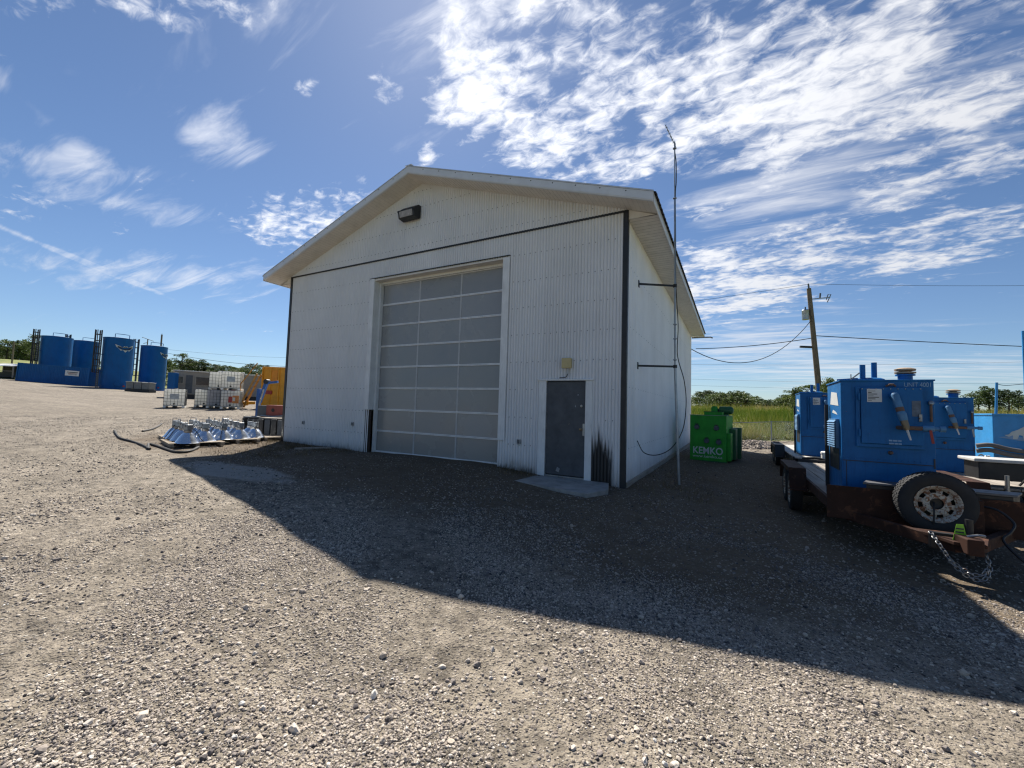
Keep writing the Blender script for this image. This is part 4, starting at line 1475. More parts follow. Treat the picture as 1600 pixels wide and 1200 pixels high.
def unit(name, label, x, y, z, w=1.06, dpt=1.02, h=1.74, num=None, front_pipe=True, plate=True, slim=False):
    """blue boiler unit: sheet box, bolted front hatch, raking pipe with valve, stacks and a capped vent"""
    t = thing(name, label, 'boiler unit', (x, y, z), group='blue boiler units on the trailers')
    body = MB().box((0, 0, 0), (w, dpt, h)).build('cabinet', M_BLUE, t, bevel=0.012)
    MB().box((-0.015, -0.012, h - 0.006), (w + 0.012, dpt + 0.012, h + 0.016)).build('top_plate', M_BLUE, t, bevel=0.004)
    # hatch frame and hatch
    a0, a1, b0, b1 = 0.165 * w, 0.885 * w, 0.43 * h, 0.945 * h
    fr = MB()
    for p_, q_ in (((a0, -0.035, b0), (a0 + 0.05, 0, b1)), ((a1 - 0.045, -0.035, b0), (a1, 0, b1)), ((a0 + 0.05, -0.035, b0), (a1 - 0.045, 0, b0 + 0.05)), ((a0 + 0.05, -0.035, b1 - 0.03), (a1 - 0.045, 0, b1))):
        fr.box(p_, q_)
    frame = fr.build('hatch_frame', M_BLUE, t, bevel=0.003)
    hatch = MB().box((a0 + 0.055, -0.062, b0 + 0.055), (a1 - 0.02, -0.036, b1 - 0.012)).build('hatch', M_BLUE, t, bevel=0.005)
    bolts = MB()
    for i in range(9):
        q = a0 + 0.07 + (a1 - a0 - 0.11) * i / 8
        bolts.lathe([(0.009, -0.062), (0.007, -0.072)], 6, (q, 0, b1 - 0.03), 'y')
    bolts.build('hatch_bolts', M_STEEL, hatch)['kind'] = 'stuff'
    MB().tube([(0.5 * w, -0.03, b1 + 0.015), (0.53 * w, -0.055, b1 + 0.035), (0.57 * w, -0.055, b1 + 0.035), (0.60 * w, -0.03, b1 + 0.015)], 0.014, 8).build('lifting_eye', M_RPIPE, t, smooth=True)
    MB().lathe([(0.03, -0.02), (0.018, -0.05), (0.018, -0.075)], 10, (0.535 * w, 0, 0.39 * h), 'y').build('drain_plug', M_RPIPE, t, smooth=True)
    for zz in (0.55, 0.86):
        MB().tube([(a0 + 0.035, -0.066, zz * h - 0.05), (a0 + 0.035, -0.066, zz * h + 0.05)], 0.013, 8).build('hinge', M_BLUE, hatch, smooth=True)
    MB().box((a1 - 0.07, -0.085, 0.66 * h), (a1 - 0.035, -0.062, 0.72 * h)).build('latch', M_STEEL, hatch, bevel=0.004)
    MB().box((0.012, -0.006, 0.30 * h), (w - 0.012, 0.002, 0.306 * h)).box((0.05 * w, -0.006, 0.02), (0.056 * w, 0.002, 0.30 * h)).build('panel_seam', M_INK, t)
    rv = MB()
    for k_ in range(16):
        rv.lathe([(0.008, 0.0), (0.005, -0.008)], 6, (0.03 + (w - 0.06) * k_ / 15, 0, 0.325 * h), 'y')
        rv.lathe([(0.008, 0.0), (0.005, -0.008)], 6, (0.022, 0, 0.04 + (h - 0.1) * k_ / 15), 'y')
    rv.build('rivets', M_BLUE, t)['kind'] = 'stuff'
    MB().box((0.975 * w, -0.008, 0.28 * h), (0.99 * w, 0.0, 0.36 * h)).build('scratch_mark', M_INK, t)
    if plate:
        pl = MB().box((0.285 * w, -0.068, 0.815 * h), (0.445 * w, -0.0625, 0.945 * h - .03)).build('label_plate', M_PLATE, hatch)
        ln = MB()
        for k_ in range(7):
            zz = 0.825 * h + k_ * 0.024
            ln.box((0.295 * w, -0.0695, zz), ((0.335 + 0.02 * ((k_ * 7) % 5)) * w, -0.0685, zz + (0.011 if k_ % 3 else 0.006)))
        ln.build('plate_print', M_INK, hatch)
        MB().box((0.755 * w, -0.0655, 0.70 * h), (0.845 * w, -0.0625, 0.83 * h)).build('paper_patch', paint("faded_patch", (0.12, 0.15, 0.19), 0.7, var=0.4, scale=12), hatch)
        fm = MB()
        for zz, parts in ((0.487, ((0.510, 0.545), (0.552, 0.598), (0.605, 0.640))), (0.462, ((0.510, 0.560), (0.568, 0.602), (0.608, 0.642)))):
            for p0, p1 in parts:
                fm.box((p0 * w, -0.0640, zz * h), (p1 * w, -0.0625, zz * h + 0.022))
        fm.build('faded_marking', M_LETB, hatch)
    # raking pipe and valve train
    A = Vector((0.555 * w, -0.16, 0.885 * h))
    B = Vector((0.645 * w, -0.26, 0.60 * h))
    d = (B - A)
    pp = MB().tube([A - d * 0.02, A + d * 0.02, A + d * 0.05, A + d * 0.40], [0.030, 0.042, 0.046, 0.046], 14).build('raking_pipe', M_BLUEL, t, smooth=True)
    MB().tube([A + d * 0.40, A + d * 0.52], [0.047, 0.047], 14).build('pipe_band', M_RPIPE, pp, smooth=True)
    MB().tube([A + d * 0.52, A + d * 0.60, A + d * 0.62, A + d * 0.78], [0.044, 0.056, 0.053, 0.047], 14).build('pipe_union', M_BLUEL, pp, smooth=True)
    MB().tube([A + d * 0.78, A + d * 0.98, A + d * 1.04], [0.043, 0.040, 0.032], 12).build('pipe_elbow', M_BRASS, pp, smooth=True)
    MB().tube([A + d * 1.04, A + d * 1.32], [0.016, 0.012], 8).build('drain_spout', M_PLATE, pp, smooth=True)
    MB().tube([(0.555 * w, 0.0, 0.87 * h), A + d * 0.06], 0.045, 12).build('pipe_stub', M_BLUE, pp, smooth=True)
    zp = 0.605 * h
    hp = MB().tube([(0.66 * w, -0.25, zp), (0.80 * w, -0.25, zp)], 0.030, 10).build('valve_pipe', M_RPIPE, t, smooth=True)
    MB().tube([(0.80 * w, -0.25, zp), (0.815 * w, -0.25, zp), (0.90 * w, -0.25, zp), (0.915 * w, -0.25, zp)], [0.034, 0.044, 0.044, 0.034], 10).build('ball_valve', M_BLUEL, hp, smooth=True)
    MB().tube([(0.915 * w, -0.25, zp), (0.96 * w, -0.25, zp), (0.965 * w, -0.25, zp), (1.02 * w, -0.25, zp)], [0.028, 0.028, 0.040, 0.040], 10).build('hose_end', M_BLUEL, hp, smooth=True)
    MB().bar((0.865 * w, -0.30, zp - 0.02), (0.885 * w, -0.31, zp - 0.20), 0.030, 0.010, up=(0, 1, 0)).build('valve_handle', M_RED if not slim else M_STEEL, hp, bevel=0.003)
    MB().tube([(0.60 * w, -0.02, zp), (0.66 * w, -0.25, zp)], 0.030, 10).build('feed_pipe', M_RPIPE, hp, smooth=True)
    # small riser on the right
    MB().tube([(0.952 * w, -0.04, 0.66 * h), (0.952 * w, -0.04, 0.80 * h)], 0.016, 8).build('gauge_pipe', M_RPIPE, t, smooth=True)
    MB().lathe([(0.02, -0.02), (0.03, -0.01), (0.03, 0.02), (0.015, 0.04)], 10, (0.952 * w, -0.04, 0.81 * h)).build('gauge', M_STEEL, t, smooth=True)
    # stacks, vent and fittings on top
    for (sx, sy, r0, hs) in ((0.305, 0.25, 0.036, 0.27), (0.475, 0.42, 0.036, 0.32)):
        MB().tube([(sx * w, sy * dpt, h), (sx * w, sy * dpt, h + hs)], r0, 14).build('stack', M_BLUE, t, smooth=True)
    MB().lathe([(0.19, 0.0), (0.19, 0.03), (0.15, 0.05)], 20, (0.40 * w, 0.36 * dpt, h + 0.016)).build('stack_flange', M_BLUE, t, smooth=True)
    ve = MB().lathe([(0.085, 0.0), (0.085, 0.08), (0.115, 0.08), (0.115, 0.10), (0.08, 0.10)], 20, (0.79 * w, 0.30 * dpt, h + 0.016)).build('vent_neck', M_BLUE, t, smooth=True)
    MB().lathe([(0.05, 0.10), (0.122, 0.115), (0.125, 0.135), (0.06, 0.145), (0.06, 0.15), (0.12, 0.155), (0.125, 0.18), (0.07, 0.20), (0.02, 0.205)], 20, (0.79 * w, 0.30 * dpt, h + 0.016)).build('vent_cap', M_TAN, ve, smooth=True)
    MB().bar((0.02 * w, 0.35 * dpt, h + 0.03), (0.26 * w, 0.30 * dpt, h + 0.045), 0.22, 0.035).build('top_hatch', M_BLUE, t, bevel=0.006)
    MB().bar((0.17 * w, 0.2 * dpt, h + 0.05), (0.26 * w, 0.2 * dpt, h + 0.14), 0.02, 0.02).bar((0.16 * w, 0.2 * dpt, h + 0.02), (0.16 * w, 0.2 * dpt, h + 0.12), 0.012, 0.012).build('hatch_lever', M_STEEL, t)
    # side: louvred panel, faded decals, post
    lv = MB().box((-0.05, 0.12 * dpt, 0.40 * h), (0.0, 0.62 * dpt, 0.66 * h)).build('vent_box', M_BLUEL, t, bevel=0.004)
    lm = MB()
    for k_ in range(12):
        zz = 0.41 * h + k_ * 0.0205 * h
        lm.add([(-0.05, 0.10 * dpt, zz), (-0.05, 0.64 * dpt, zz), (-0.075, 0.64 * dpt, zz - 0.008), (-0.075, 0.10 * dpt, zz - 0.008), (-0.05, 0.10 * dpt, zz + 0.022), (-0.05, 0.64 * dpt, zz + 0.022)],
               [(0, 3, 2, 1), (3, 4, 5, 2)])
    lm.build('louvres', M_BLUEL, lv)['kind'] = 'stuff'
    MB().box((-0.006, 0.15 * dpt, 0.20 * h), (0.0, 0.80 * dpt, 0.39 * h)).build('side_opening', M_BLACK, t)
    MB().bar((-0.04, 0.86 * dpt, 0.0), (-0.04, 0.86 * dpt, 0.80 * h), 0.05, 0.05).build('side_post', M_BLACK, t)
    for (y0, y1, z0, z1) in ((0.15, 0.75, 0.78, 0.92), (0.25, 0.62, 0.70, 0.745)):
        MB().prism([(y0 * dpt, z0 * h), (y1 * dpt, (z0 + .02) * h), ((y1 - .08) * dpt, z1 * h), ((y0 + .1) * dpt, (z1 - .02) * h)], -0.004, -0.001, 'yz').build('faded_decal', M_PLATE, t)
    if num:
        lettering(num, 0.090, M_LETB, t, (0.695 * w, -0.004, 0.948 * h), width=0.27 * w, bold=0.001)
    return t


# trailer at the front with the spare wheel
ZD = 0.36
trA, xcA, hwA = trailer('flatbed_trailer', 'rusty brown tandem axle flatbed trailer with spare wheel on its nose', 3.16, 5.28, -1.0, 4.6, ZD, M_BROWN, 1.75, M_WOODG)
# nose box with grey top
MB().prism([(-0.62, 0.0), (0.80, 0.0), (0.98, 0.30), (-0.50, 0.30)], ZD + 0.01, ZD + 0.25, 'xy').build('tool_box', M_BLACK, trA, bevel=0.01)
MB().prism([(-0.66, -0.02), (0.83, -0.02), (1.01, 0.32), (-0.54, 0.32)], ZD + 0.25, ZD + 0.28, 'xy').build('tool_box_lid', paint("grey_lid", (0.10, 0.10, 0.105), 0.55, dirt=0.4), trA, bevel=0.006)
sp = wheel(trA, 'spare_wheel', (0.02, -0.20, 0.475), rad=0.395, w=0.225, axis='y', face=-1)
MB().tube(smooth_path([(0.0, -0.235, 0.49), (-0.02, -0.30, 0.40), (-0.03, -0.315, 0.28), (-0.03, -0.31, 0.22)]), 0.010, 6).build('spare_strap', M_BLACK, trA, smooth=True)
# hitch: plate, coupler, jack tube, chains, tag
hy = -1.05
MB().prism([(-0.34, hy + 0.42), (0.34, hy + 0.42), (0.13, hy - 0.10), (-0.13, hy - 0.10)], ZD - 0.185, ZD - 0.150, 'xy').build('hitch_plate', M_BROWN, trA, bevel=0.004)
MB().prism([(-0.10, hy), (0.10, hy), (0.065, hy - 0.22), (-0.065, hy - 0.22)], ZD - 0.25, ZD - 0.08, 'xy').build('coupler', M_BROWN, trA, bevel=0.012)
MB().tube([(-0.02, hy - 0.08, ZD - 0.08), (0.06, hy - 0.10, ZD - 0.05), (0.12, hy - 0.08, ZD - 0.055)], 0.014, 6).build('coupler_latch', M_STEEL, trA, smooth=True)
MB().box((0.27, -0.30, ZD - 0.20), (0.43, -0.06, ZD + 0.21)).build('jack_bracket', M_BROWN, trA, bevel=0.006)
MB().tube([(0.18, -0.62, ZD - 0.42), (0.18, -0.62, ZD + 0.02)], 0.035, 12).build('jack', M_BLACK, trA, smooth=True)
MB().prism([(-0.25, ZD - 0.30), (-0.05, ZD - 0.30), (-0.05, ZD - 0.12), (-0.25, ZD - 0.12)], hy + 0.14, hy + 0.20).build('junction_block', M_BLACK, trA, bevel=0.008)
chain(trA, [(-0.24, hy + 0.16, ZD - 0.12), (-0.22, hy - 0.02, ZD - 0.22), (-0.14, hy - 0.14, ZD - 0.40), (-0.04, hy - 0.16, ZD - 0.49), (0.06, hy - 0.16, ZD - 0.50), (0.13, hy - 0.12, ZD - 0.40), (0.14, hy - 0.04, ZD - 0.26)], link=0.055)
chain(trA, [(-0.16, hy - 0.08, ZD - 0.36), (-0.05, hy - 0.15, ZD - 0.44), (0.04, hy - 0.17, ZD - 0.45), (0.11, hy - 0.14, ZD - 0.38)], link=0.050)
tg = MB().prism([(-0.115, ZD - 0.17), (0.015, ZD - 0.17), (-0.02, ZD + 0.03), (-0.075, ZD + 0.03)], hy - 0.012, hy - 0.006).build('warning_tag', M_LIME, trA)
tp = MB()
for k_ in range(4):
    tp.box((-0.085, hy - 0.0145, ZD - 0.14 + k_ * 0.038), (-0.02, hy - 0.0125, ZD - 0.125 + k_ * 0.038))
tp.build('tag_print', M_INK, tg)
MB().tube(smooth_path([(0.44, -0.10, ZD + 0.12), (0.58, -0.20, ZD + 0.10), (0.68, -0.28, ZD - 0.02), (0.62, -0.36, ZD - 0.12), (0.52, -0.45, ZD - 0.20), (0.56, -0.58, ZD - 0.32), (0.66, -0.66, ZD - 0.44)]), 0.014, 6).build('brake_cable', M_BLACK, trA, smooth=True)
unit('boiler_unit', 'blue boiler unit numbered 4001 on the rusty trailer nearest the camera', 3.42, -0.52, ZD + 0.005, num="UNIT 4001")

# trailer behind it
ZDB = 0.40
trB, xcB, hwB = trailer('flatbed_trailer', 'pale decked flatbed trailer parked behind the rusty one, near the gravel pile', 3.42, 5.52, 5.5, 11.5, ZDB, M_BLACK, 8.3, paint("pale_deck", (0.46, 0.44, 0.40), 0.8, var=0.15), bulkhead=False, tongue=0.8)
MB().box((-1.0, -0.75, ZDB - 0.05), (-0.3, -0.69, ZDB + 0.02)).build('tongue_step', M_BLACK, trB)
MB().tube(smooth_path([(-0.9, -0.55, ZDB + 0.02), (-0.6, -0.62, ZDB + 0.06), (-0.3, -0.6, ZDB + 0.0), (-0.1, -0.5, ZDB + 0.05)]), 0.03, 8).build('hose', M_HOSE, trB, smooth=True)
MB().lathe([(0.11, 0.0), (0.11, 0.22), (0.12, 0.22), (0.12, 0.26), (0.09, 0.28)], 16, (-0.35, -0.35, ZDB - 0.05)).build('nose_drum', M_WHITE, trB, smooth=True)
unit('boiler_unit', 'blue boiler unit partly hidden behind unit 4001, on the trailer farther back', 3.70, 6.3, ZDB + 0.005, h=1.83, slim=True)

# trailer on the right with its own unit
ZDC = 0.38
trC, xcC, hwC = trailer('flatbed_trailer', 'dark trailer with pale topped black box on its nose, right of the rusty one', 5.72, 7.70, 2.1, 8.2, ZDC, M_BLACK, 5.6, M_WOODG, bulkhead=False, wheels=True, tongue=0.95)
MB().box((-0.85, 0.0, ZDC + 0.13), (0.85, 0.55, ZDC + 0.44)).build('tool_box', M_BLACK, trC, bevel=0.015)
MB().box((-0.92, -0.05, ZDC + 0.44), (0.92, 0.60, ZDC + 0.50)).build('tool_box_lid', paint("pale_lid", (0.50, 0.49, 0.46), 0.6, dirt=0.4), trC, bevel=0.015)
chain(trC, [(-0.35, -0.5, ZDC + 0.10), (-0.25, -0.55, ZDC - 0.04), (-0.05, -0.62, ZDC + 0.02), (0.10, -0.66, ZDC - 0.06), (0.25, -0.6, ZDC + 0.06)], link=0.06)
MB().tube(smooth_path([(-0.5, -0.35, ZDC + 0.1), (-0.4, -0.4, ZDC + 0.25), (-0.2, -0.4, ZDC + 0.28), (-0.05, -0.4, ZDC + 0.12), (-0.02, -0.42, ZDC - 0.02)]), 0.018, 6).build('brake_hose', M_HOSE, trC, smooth=True)
MB().tube([(-0.62, -0.3, ZDC - 0.3), (-0.62, -0.3, ZDC + 0.25)], 0.03, 10).build('jack', M_STEEL, trC, smooth=True)
unit('boiler_unit', 'blue boiler unit right of unit 4001, on the dark trailer', 5.62 + 0.02, 4.55, ZDC + 0.005, w=1.08, h=1.68, slim=True, plate=False)

# blue tank trailer at the right edge
tD = thing('tank_trailer', 'bright blue tank trailer with a white bear emblem at the right edge', 'tank trailer', (8.33, 8.0, 0.0))
gD = g(9.4, 9.0)
MB().box((0, 0, 0.36), (2.6, 2.2, 1.76)).build('tank_body', M_TRAILD, tD, bevel=0.02)
MB().box((-0.02, -0.03, 1.74), (2.62, 2.22, 1.79)).build('top_rim', M_TRAILD, tD, bevel=0.006)
MB().box((-0.1, -0.3, 0.20), (2.7, 2.4, 0.355)).build('chassis', M_BLACK, tD, bevel=0.01)
MB().tube([(0.08, 0.02, 1.76), (0.12, 0.02, 2.66)], 0.03, 8).build('post', M_TRAILD, tD, smooth=True)
MB().tube([(0.70, 0.1, 1.76), (0.70, 0.1, 4.1)], 0.035, 10).build('tall_post', M_TRAILD, tD, smooth=True)
MB().tube(smooth_path([(0.12, 0.02, 2.62), (0.3, 0.03, 2.58), (0.66, 0.06, 2.62), (1.5, 0.1, 2.7)]), 0.008, 6).build('post_cable', M_WIRE, tD)
bear = [(0.22, 1.20), (0.30, 1.22), (0.36, 1.30), (0.48, 1.36), (0.62, 1.47), (0.80, 1.49), (0.98, 1.46), (1.08, 1.36), (1.12, 1.18), (1.10, 1.04), (1.02, 1.03), (1.01, 1.14), (0.94, 1.20), (0.92, 1.05), (0.84, 1.04), (0.82, 1.17), (0.70, 1.20), (0.66, 1.08), (0.58, 1.06), (0.56, 1.20), (0.50, 1.22), (0.46, 1.10), (0.38, 1.10), (0.38, 1.20), (0.30, 1.16)]
MB().prism(bear, -0.008, -0.002).build('emblem', M_LETW, tD)
MB().prism([(0.10, 1.14), (0.36, 1.18), (1.15, 1.08), (1.20, 1.02), (0.5, 1.06)], -0.006, -0.0015).build('emblem_shade', M_LETB, tD)
for k_, zz in enumerate((0.84, 0.70)):
    MB().tube(smooth_path([(-0.45, -0.30, zz + 0.04), (-0.2, -0.36, zz + 0.08), (0.2, -0.36, zz - 0.02), (0.7, -0.38, zz - 0.06), (1.6, -0.4, zz + 0.0)]), 0.062, 10).build('suction_hose', M_HOSEG, tD, smooth=True)
for s_ in (-1, 1):
    MB().bar((-0.22 + s_ * 0.10, -0.2, 0.25), (-0.20 + s_ * 0.02, -0.2, 0.62), 0.05, 0.04).build('stand_leg', M_WHITE, tD)
    MB().tube([(0.6, 0.9 + s_ * 0.45, gD + 0.36), (2.0, 0.9 + s_ * 0.45, gD + 0.36)], 0.05, 8).build('axle', M_BLACK, tD)
    for dx in (0.10, 2.5):
        wheel(tD, 'wheel', (dx, 1.1 + s_ * 0.45, gD + 0.36), rad=0.37, w=0.2, axis='x', face=-1 if dx < 1 else 1)

# ------------------------------------------------------------------ green pump tank
tG = thing('pump_tank', 'bright green pump tank lettered KEMKO beside the side wall', 'tank', (0.62, 7.05, g(1.2, 7.5) - 0.02), R(-6))
w_, d_, h_ = 1.13, 1.75, 1.56
MB().box((0, 0, 0), (w_, d_, h_)).build('tank_body', M_GREEN, tG, bevel=0.012)
MB().box((-0.01, -0.01, h_), (w_ + 0.01, d_ + 0.01, h_ + 0.02)).build('tank_top', paint("pale_green_top", (0.22, 0.36, 0.22), 0.5, var=0.2), tG, bevel=0.004)
MB().box((0.42, 0.18, h_ + 0.02), (0.98, 0.62, h_ + 0.13)).build('hatch', M_GREEN, tG, bevel=0.008)
MB().box((0.40, 0.16, h_ + 0.13), (1.0, 0.64, h_ + 0.145)).build('hatch_lid', M_GREEND, tG, bevel=0.004)
pm = MB().lathe([(0.05, -0.24), (0.13, -0.22), (0.14, -0.1), (0.14, 0.14), (0.10, 0.20), (0.05, 0.22)], 18, (1.03, 0.88, h_ + 0.20), 'x').build('pump_motor', M_GREEND, tG, smooth=True)
MB().lathe([(0.11, 0.0), (0.11, 0.18), (0.07, 0.24)], 16, (0.66, 0.78, h_ + 0.10)).build('pump_head', M_GREEN, tG, smooth=True)
MB().tube([(0.70, 0.88, h_ + 0.2), (0.82, 0.88, h_ + 0.2)], 0.06, 10).build('pump_coupling', M_BLACK, tG, smooth=True)
MB().box((0.9, 0.75, h_ + 0.02), (1.1, 1.0, h_ + 0.08)).build('motor_foot', M_GREEND, tG)
for (px_, pz_) in ((0.22, 0.745), (0.83, 0.735), (0.53, 0.45), (0.90, 0.435)):
    po = MB().lathe([(0.085, 0.0), (0.085, -0.03), (0.075, -0.05), (0.03, -0.055)], 20, (px_, 0, pz_ * h_), 'y').build('port_cap', M_GREYB, tG, smooth=True)
    MB().box((px_ - 0.05, -0.06, pz_ * h_ + 0.09), (px_ + 0.05, 0.0, pz_ * h_ + 0.115)).build('cap_lever', M_BLACK, po)
lettering("KEMKO", 0.325, M_LETW, tG, (0.09, -0.004, 0.168 * h_), width=0.92, bold=0.006)
lettering("www.kemko.ca", 0.135, M_LETW, tG, (0.09, -0.004, 0.085 * h_), width=0.92)
MB().box((w_ + 0.002, 0.10, 0.06), (w_ + 0.12, 0.65, 0.98)).build('side_cabinet', M_GREEN, tG, bevel=0.01)
MB().box((w_ + 0.002, 0.75, 0.06), (w_ + 0.20, 1.35, 1.12)).build('side_cabinet', M_GREEND, tG, bevel=0.01)
MB().box((w_ + 0.002, 1.40, 0.05), (w_ + 0.30, 1.75, 1.15)).build('side_cabinet', M_GREEND, tG, bevel=0.01)
MB().box((-0.03, -0.03, -0.1), (w_ + 0.03, 0.05, 0.04)).box((-0.03, d_ - 0.05, -0.1), (w_ + 0.03, d_ + 0.03, 0.04)).build('skid', M_GREEND, tG)

# ------------------------------------------------------------------ fence, stone heap, pole and wires at right


def fence_run():
    t = thing('chain_link_fence', 'low chain link fence between the yard and the grass field', 'fence')
    xs_ = np.arange(-2.0, 26.1, 2.8)
    H_ = 0.95
    for x in xs_:
        MB().tube([(x, 15.6, g(x, 15.6) - 0.1), (x, 15.6, g(x, 15.6) + H_ + 0.04)], 0.028, 8).build('post', M_GALV, t, smooth=True)
    pts = [(x, 15.6, g(x, 15.6) + H_) for x in xs_]
    MB().tube(pts, 0.020, 6).build('top_rail', M_GALV, t, smooth=True)
    mb_ = MB()
    dxx = 0.075
    for i in range(int((xs_[-1] - xs_[0]) / dxx)):
        xa = xs_[0] + i * dxx
        for s_ in (-1, 1):
            xb = xa + s_ * H_
            if xs_[0] <= xb <= xs_[-1]:
                mb_.tube([(xa, 15.6 + 0.003 * s_, g(xa, 15.6) + 0.02), (xb, 15.6 + 0.003 * s_, g(xb, 15.6) + H_)], 0.0011, 3)
    mb_.build('wire_mesh', M_GALV, t)['kind'] = 'stuff'


fence_run()
# heap of stones
r_ = np.random.default_rng(31)
n_ = 1500
ang = r_.uniform(0, 6.28, n_)
rd = np.sqrt(r_.random(n_))
hx, hy_ = 2.7 + 1.1 * rd * np.cos(ang), 13.6 + 0.9 * rd * np.sin(ang)
hz = gz(hx, hy_) + 0.30 * (1 - rd ** 1.6) * r_.random(n_) ** 0.3
s_ = r_.uniform(.05, .12, n_)
gn_scatter("stone_heap", np.stack([hx, hy_, hz], 1), np.stack([s_ * r_.uniform(.8, 1.3, n_), s_, s_ * .8], 1), r_.uniform(0, 6.28, (n_, 3)), r_.beta(2, 3, n_), 'stone', M_STONE, 'low heap of brown stones by the fence', 'stone heap')

tP = thing('utility_pole', 'tall weathered wooden utility pole leaning above the blue units', 'utility pole', (7.25, 26.1, g(7.25, 26.1) - 0.3))
zb = g(7.25, 26.1) - 0.3
top = Vector((-0.78, -0.9, 10.3 - zb))
MB().tube([(0, 0, 0), top * 0.5, top], [0.19, 0.165, 0.13], 12).build('pole_shaft', M_POLE, tP, smooth=True)
q = top * 0.80
MB().lathe([(0.10, 0.0), (0.21, 0.02), (0.21, 0.62), (0.22, 0.64), (0.19, 0.70), (0.05, 0.72)], 16, (q.x - 0.36, q.y - 0.15, q.z - 0.30)).build('transformer', M_GALV, tP, smooth=True)
MB().tube([(q.x - 0.36, q.y - 0.15, q.z + 0.40), (q.x - 0.36, q.y - 0.15, q.z + 0.60)], 0.04, 8).build('bushing', M_GREYB, tP, smooth=True)
q = top * 0.92
MB().bar((q.x, q.y, q.z), (q.x + 1.1, q.y - 0.1, q.z + 0.0), 0.06, 0.06).build('cross_arm', M_GALV, tP)
MB().tube([(q.x + 0.55, q.y, q.z), (q.x + 0.58, q.y, q.z + 0.36)], 0.05, 8).build('insulator', M_GREYB, tP, smooth=True)
MB().tube([(q.x + 0.95, q.y, q.z - 0.3), (q.x + 1.15, q.y, q.z + 0.22), (q.x + 1.0, q.y, q.z + 0.24), (q.x + 0.9, q.y, q.z - 0.12)], 0.03, 6).build('cutout_fuse', M_GREYB, tP, smooth=True)
MB().tube([top * 0.99, top * 1.035], 0.05, 8).build('top_pin', M_GREYB, tP, smooth=True)
q = top * 0.57
MB().bar((q.x - 0.85, q.y - 0.3, q.z + 0.02), (q.x - 0.15, q.y, q.z + 0.0), 0.13, 0.13).build('splice_box', M_BLACK, tP)


def wire(a, b, sag, label, r0=0.012, name='overhead_wire'):
    a, b = np.array(a, float), np.array(b, float)
    pts = []
    for i in range(25):
        q_ = i / 24
        p_ = a + (b - a) * q_
        p_[2] -= sag * 4 * q_ * (1 - q_)
        pts.append(tuple(p_))
    tag(MB().tube(pts, r0, 5).build(name, M_WIRE, smooth=True), label, 'wire', 'overhead wires')


PT = np.array([7.25 - 0.78, 26.1 - 0.9, 10.3])
wire(PT + [0, 0, 0.3], at_depth(860, 500, 33), 0.1, 'thin wire running left from the top of the leaning pole', 0.012)
wire(PT + [0.1, 0, 0.3], (45, 47, 13.2), 0.5, 'thin wire running right from the top of the leaning pole', 0.012)
wire(PT + [0.3, 0.4, -3.35], (-0.4, 22.9, 6.12), 0.15, 'taut black cable from the pole to the rear of the building', 0.026)
wire(PT + [0.25, 0.3, -2.0], (-0.4, 14.75, 5.2), 1.9, 'slack service cable drooping from the pole to the building', 0.022)
wire(PT + [0.3, 0.4, -3.2], (45, 47.6, 7.2), 0.3, 'taut black cable running right from the middle of the pole', 0.028)
wire((-60, 62, 12.5), (90, 140, 17.5), 2.0, 'highest of the faint distant wires above the field', 0.02)
wire((-60, 75, 11.0), (110, 160, 13.5), 2.0, 'second of the faint distant wires above the field', 0.018)
wire((-60, 75, 9.6), (110, 160, 11.6), 2.0, 'lowest of the faint distant wires above the field', 0.018)

# ------------------------------------------------------------------ left yard: lamps on pallets


def pallet(x, y, rz, label):
    t = thing('wooden_pallet', label, 'pallet', (x, y, g(x, y)), rz, 'pallets under the lamp reflectors')
    for k_ in (-0.55, 0.0, 0.55):
        MB().box((-0.75, k_ - 0.045, 0.0), (0.75, k_ + 0.045, 0.09)).build('runner', M_WOODP, t, bevel=0.004)
    for i in range(8):
        a = -0.72 + i * 0.195
        MB().box((a, -0.62, 0.09), (a + 0.13, 0.62, 0.11)).build('slat', M_WOODP, t, bevel=0.003)
    return t


lampP = None


def lamp_reflector(x, y, z, rz, label):
    global lampP
    if lampP is None:
        t = thing('lamp_reflector', label, 'lamp', (x, y, z), rz, 'silver high bay lamp reflectors on the pallets')
        MB().lathe([(0.285, 0.0), (0.29, 0.006), (0.262, 0.03), (0.235, 0.08), (0.195, 0.15), (0.15, 0.215), (0.105, 0.26), (0.085, 0.28)], 28, cap=False).build('reflector', M_ALU, t, smooth=True)
        MB().lathe([(0.085, 0.275), (0.095, 0.30), (0.095, 0.34), (0.075, 0.35)], 16).build('collar', M_STEEL, t, smooth=True)
        MB().box((-0.075, -0.075, 0.35), (0.075, 0.075, 0.49)).build('ballast_box', M_GALV, t, bevel=0.008)
        MB().tube([(-0.085, 0, 0.43), (-0.085, 0, 0.56), (0.085, 0, 0.56), (0.085, 0, 0.43)], 0.010, 6).build('yoke', M_STEEL, t)
        MB().tube(smooth_path([(0.07, -0.06, 0.40), (0.17, -0.12, 0.26), (0.22, -0.16, 0.13), (0.30, -0.20, 0.02)]), 0.009, 5).build('power_cord', M_HOSE, t, smooth=True)
        lampP = t
        return t
    t = copy_tree(lampP)
    t.location = (x, y, z)
    t.rotation_euler = (RNG.normal(0, .03), RNG.normal(0, .03), rz)
    t['label'] = label
    return t


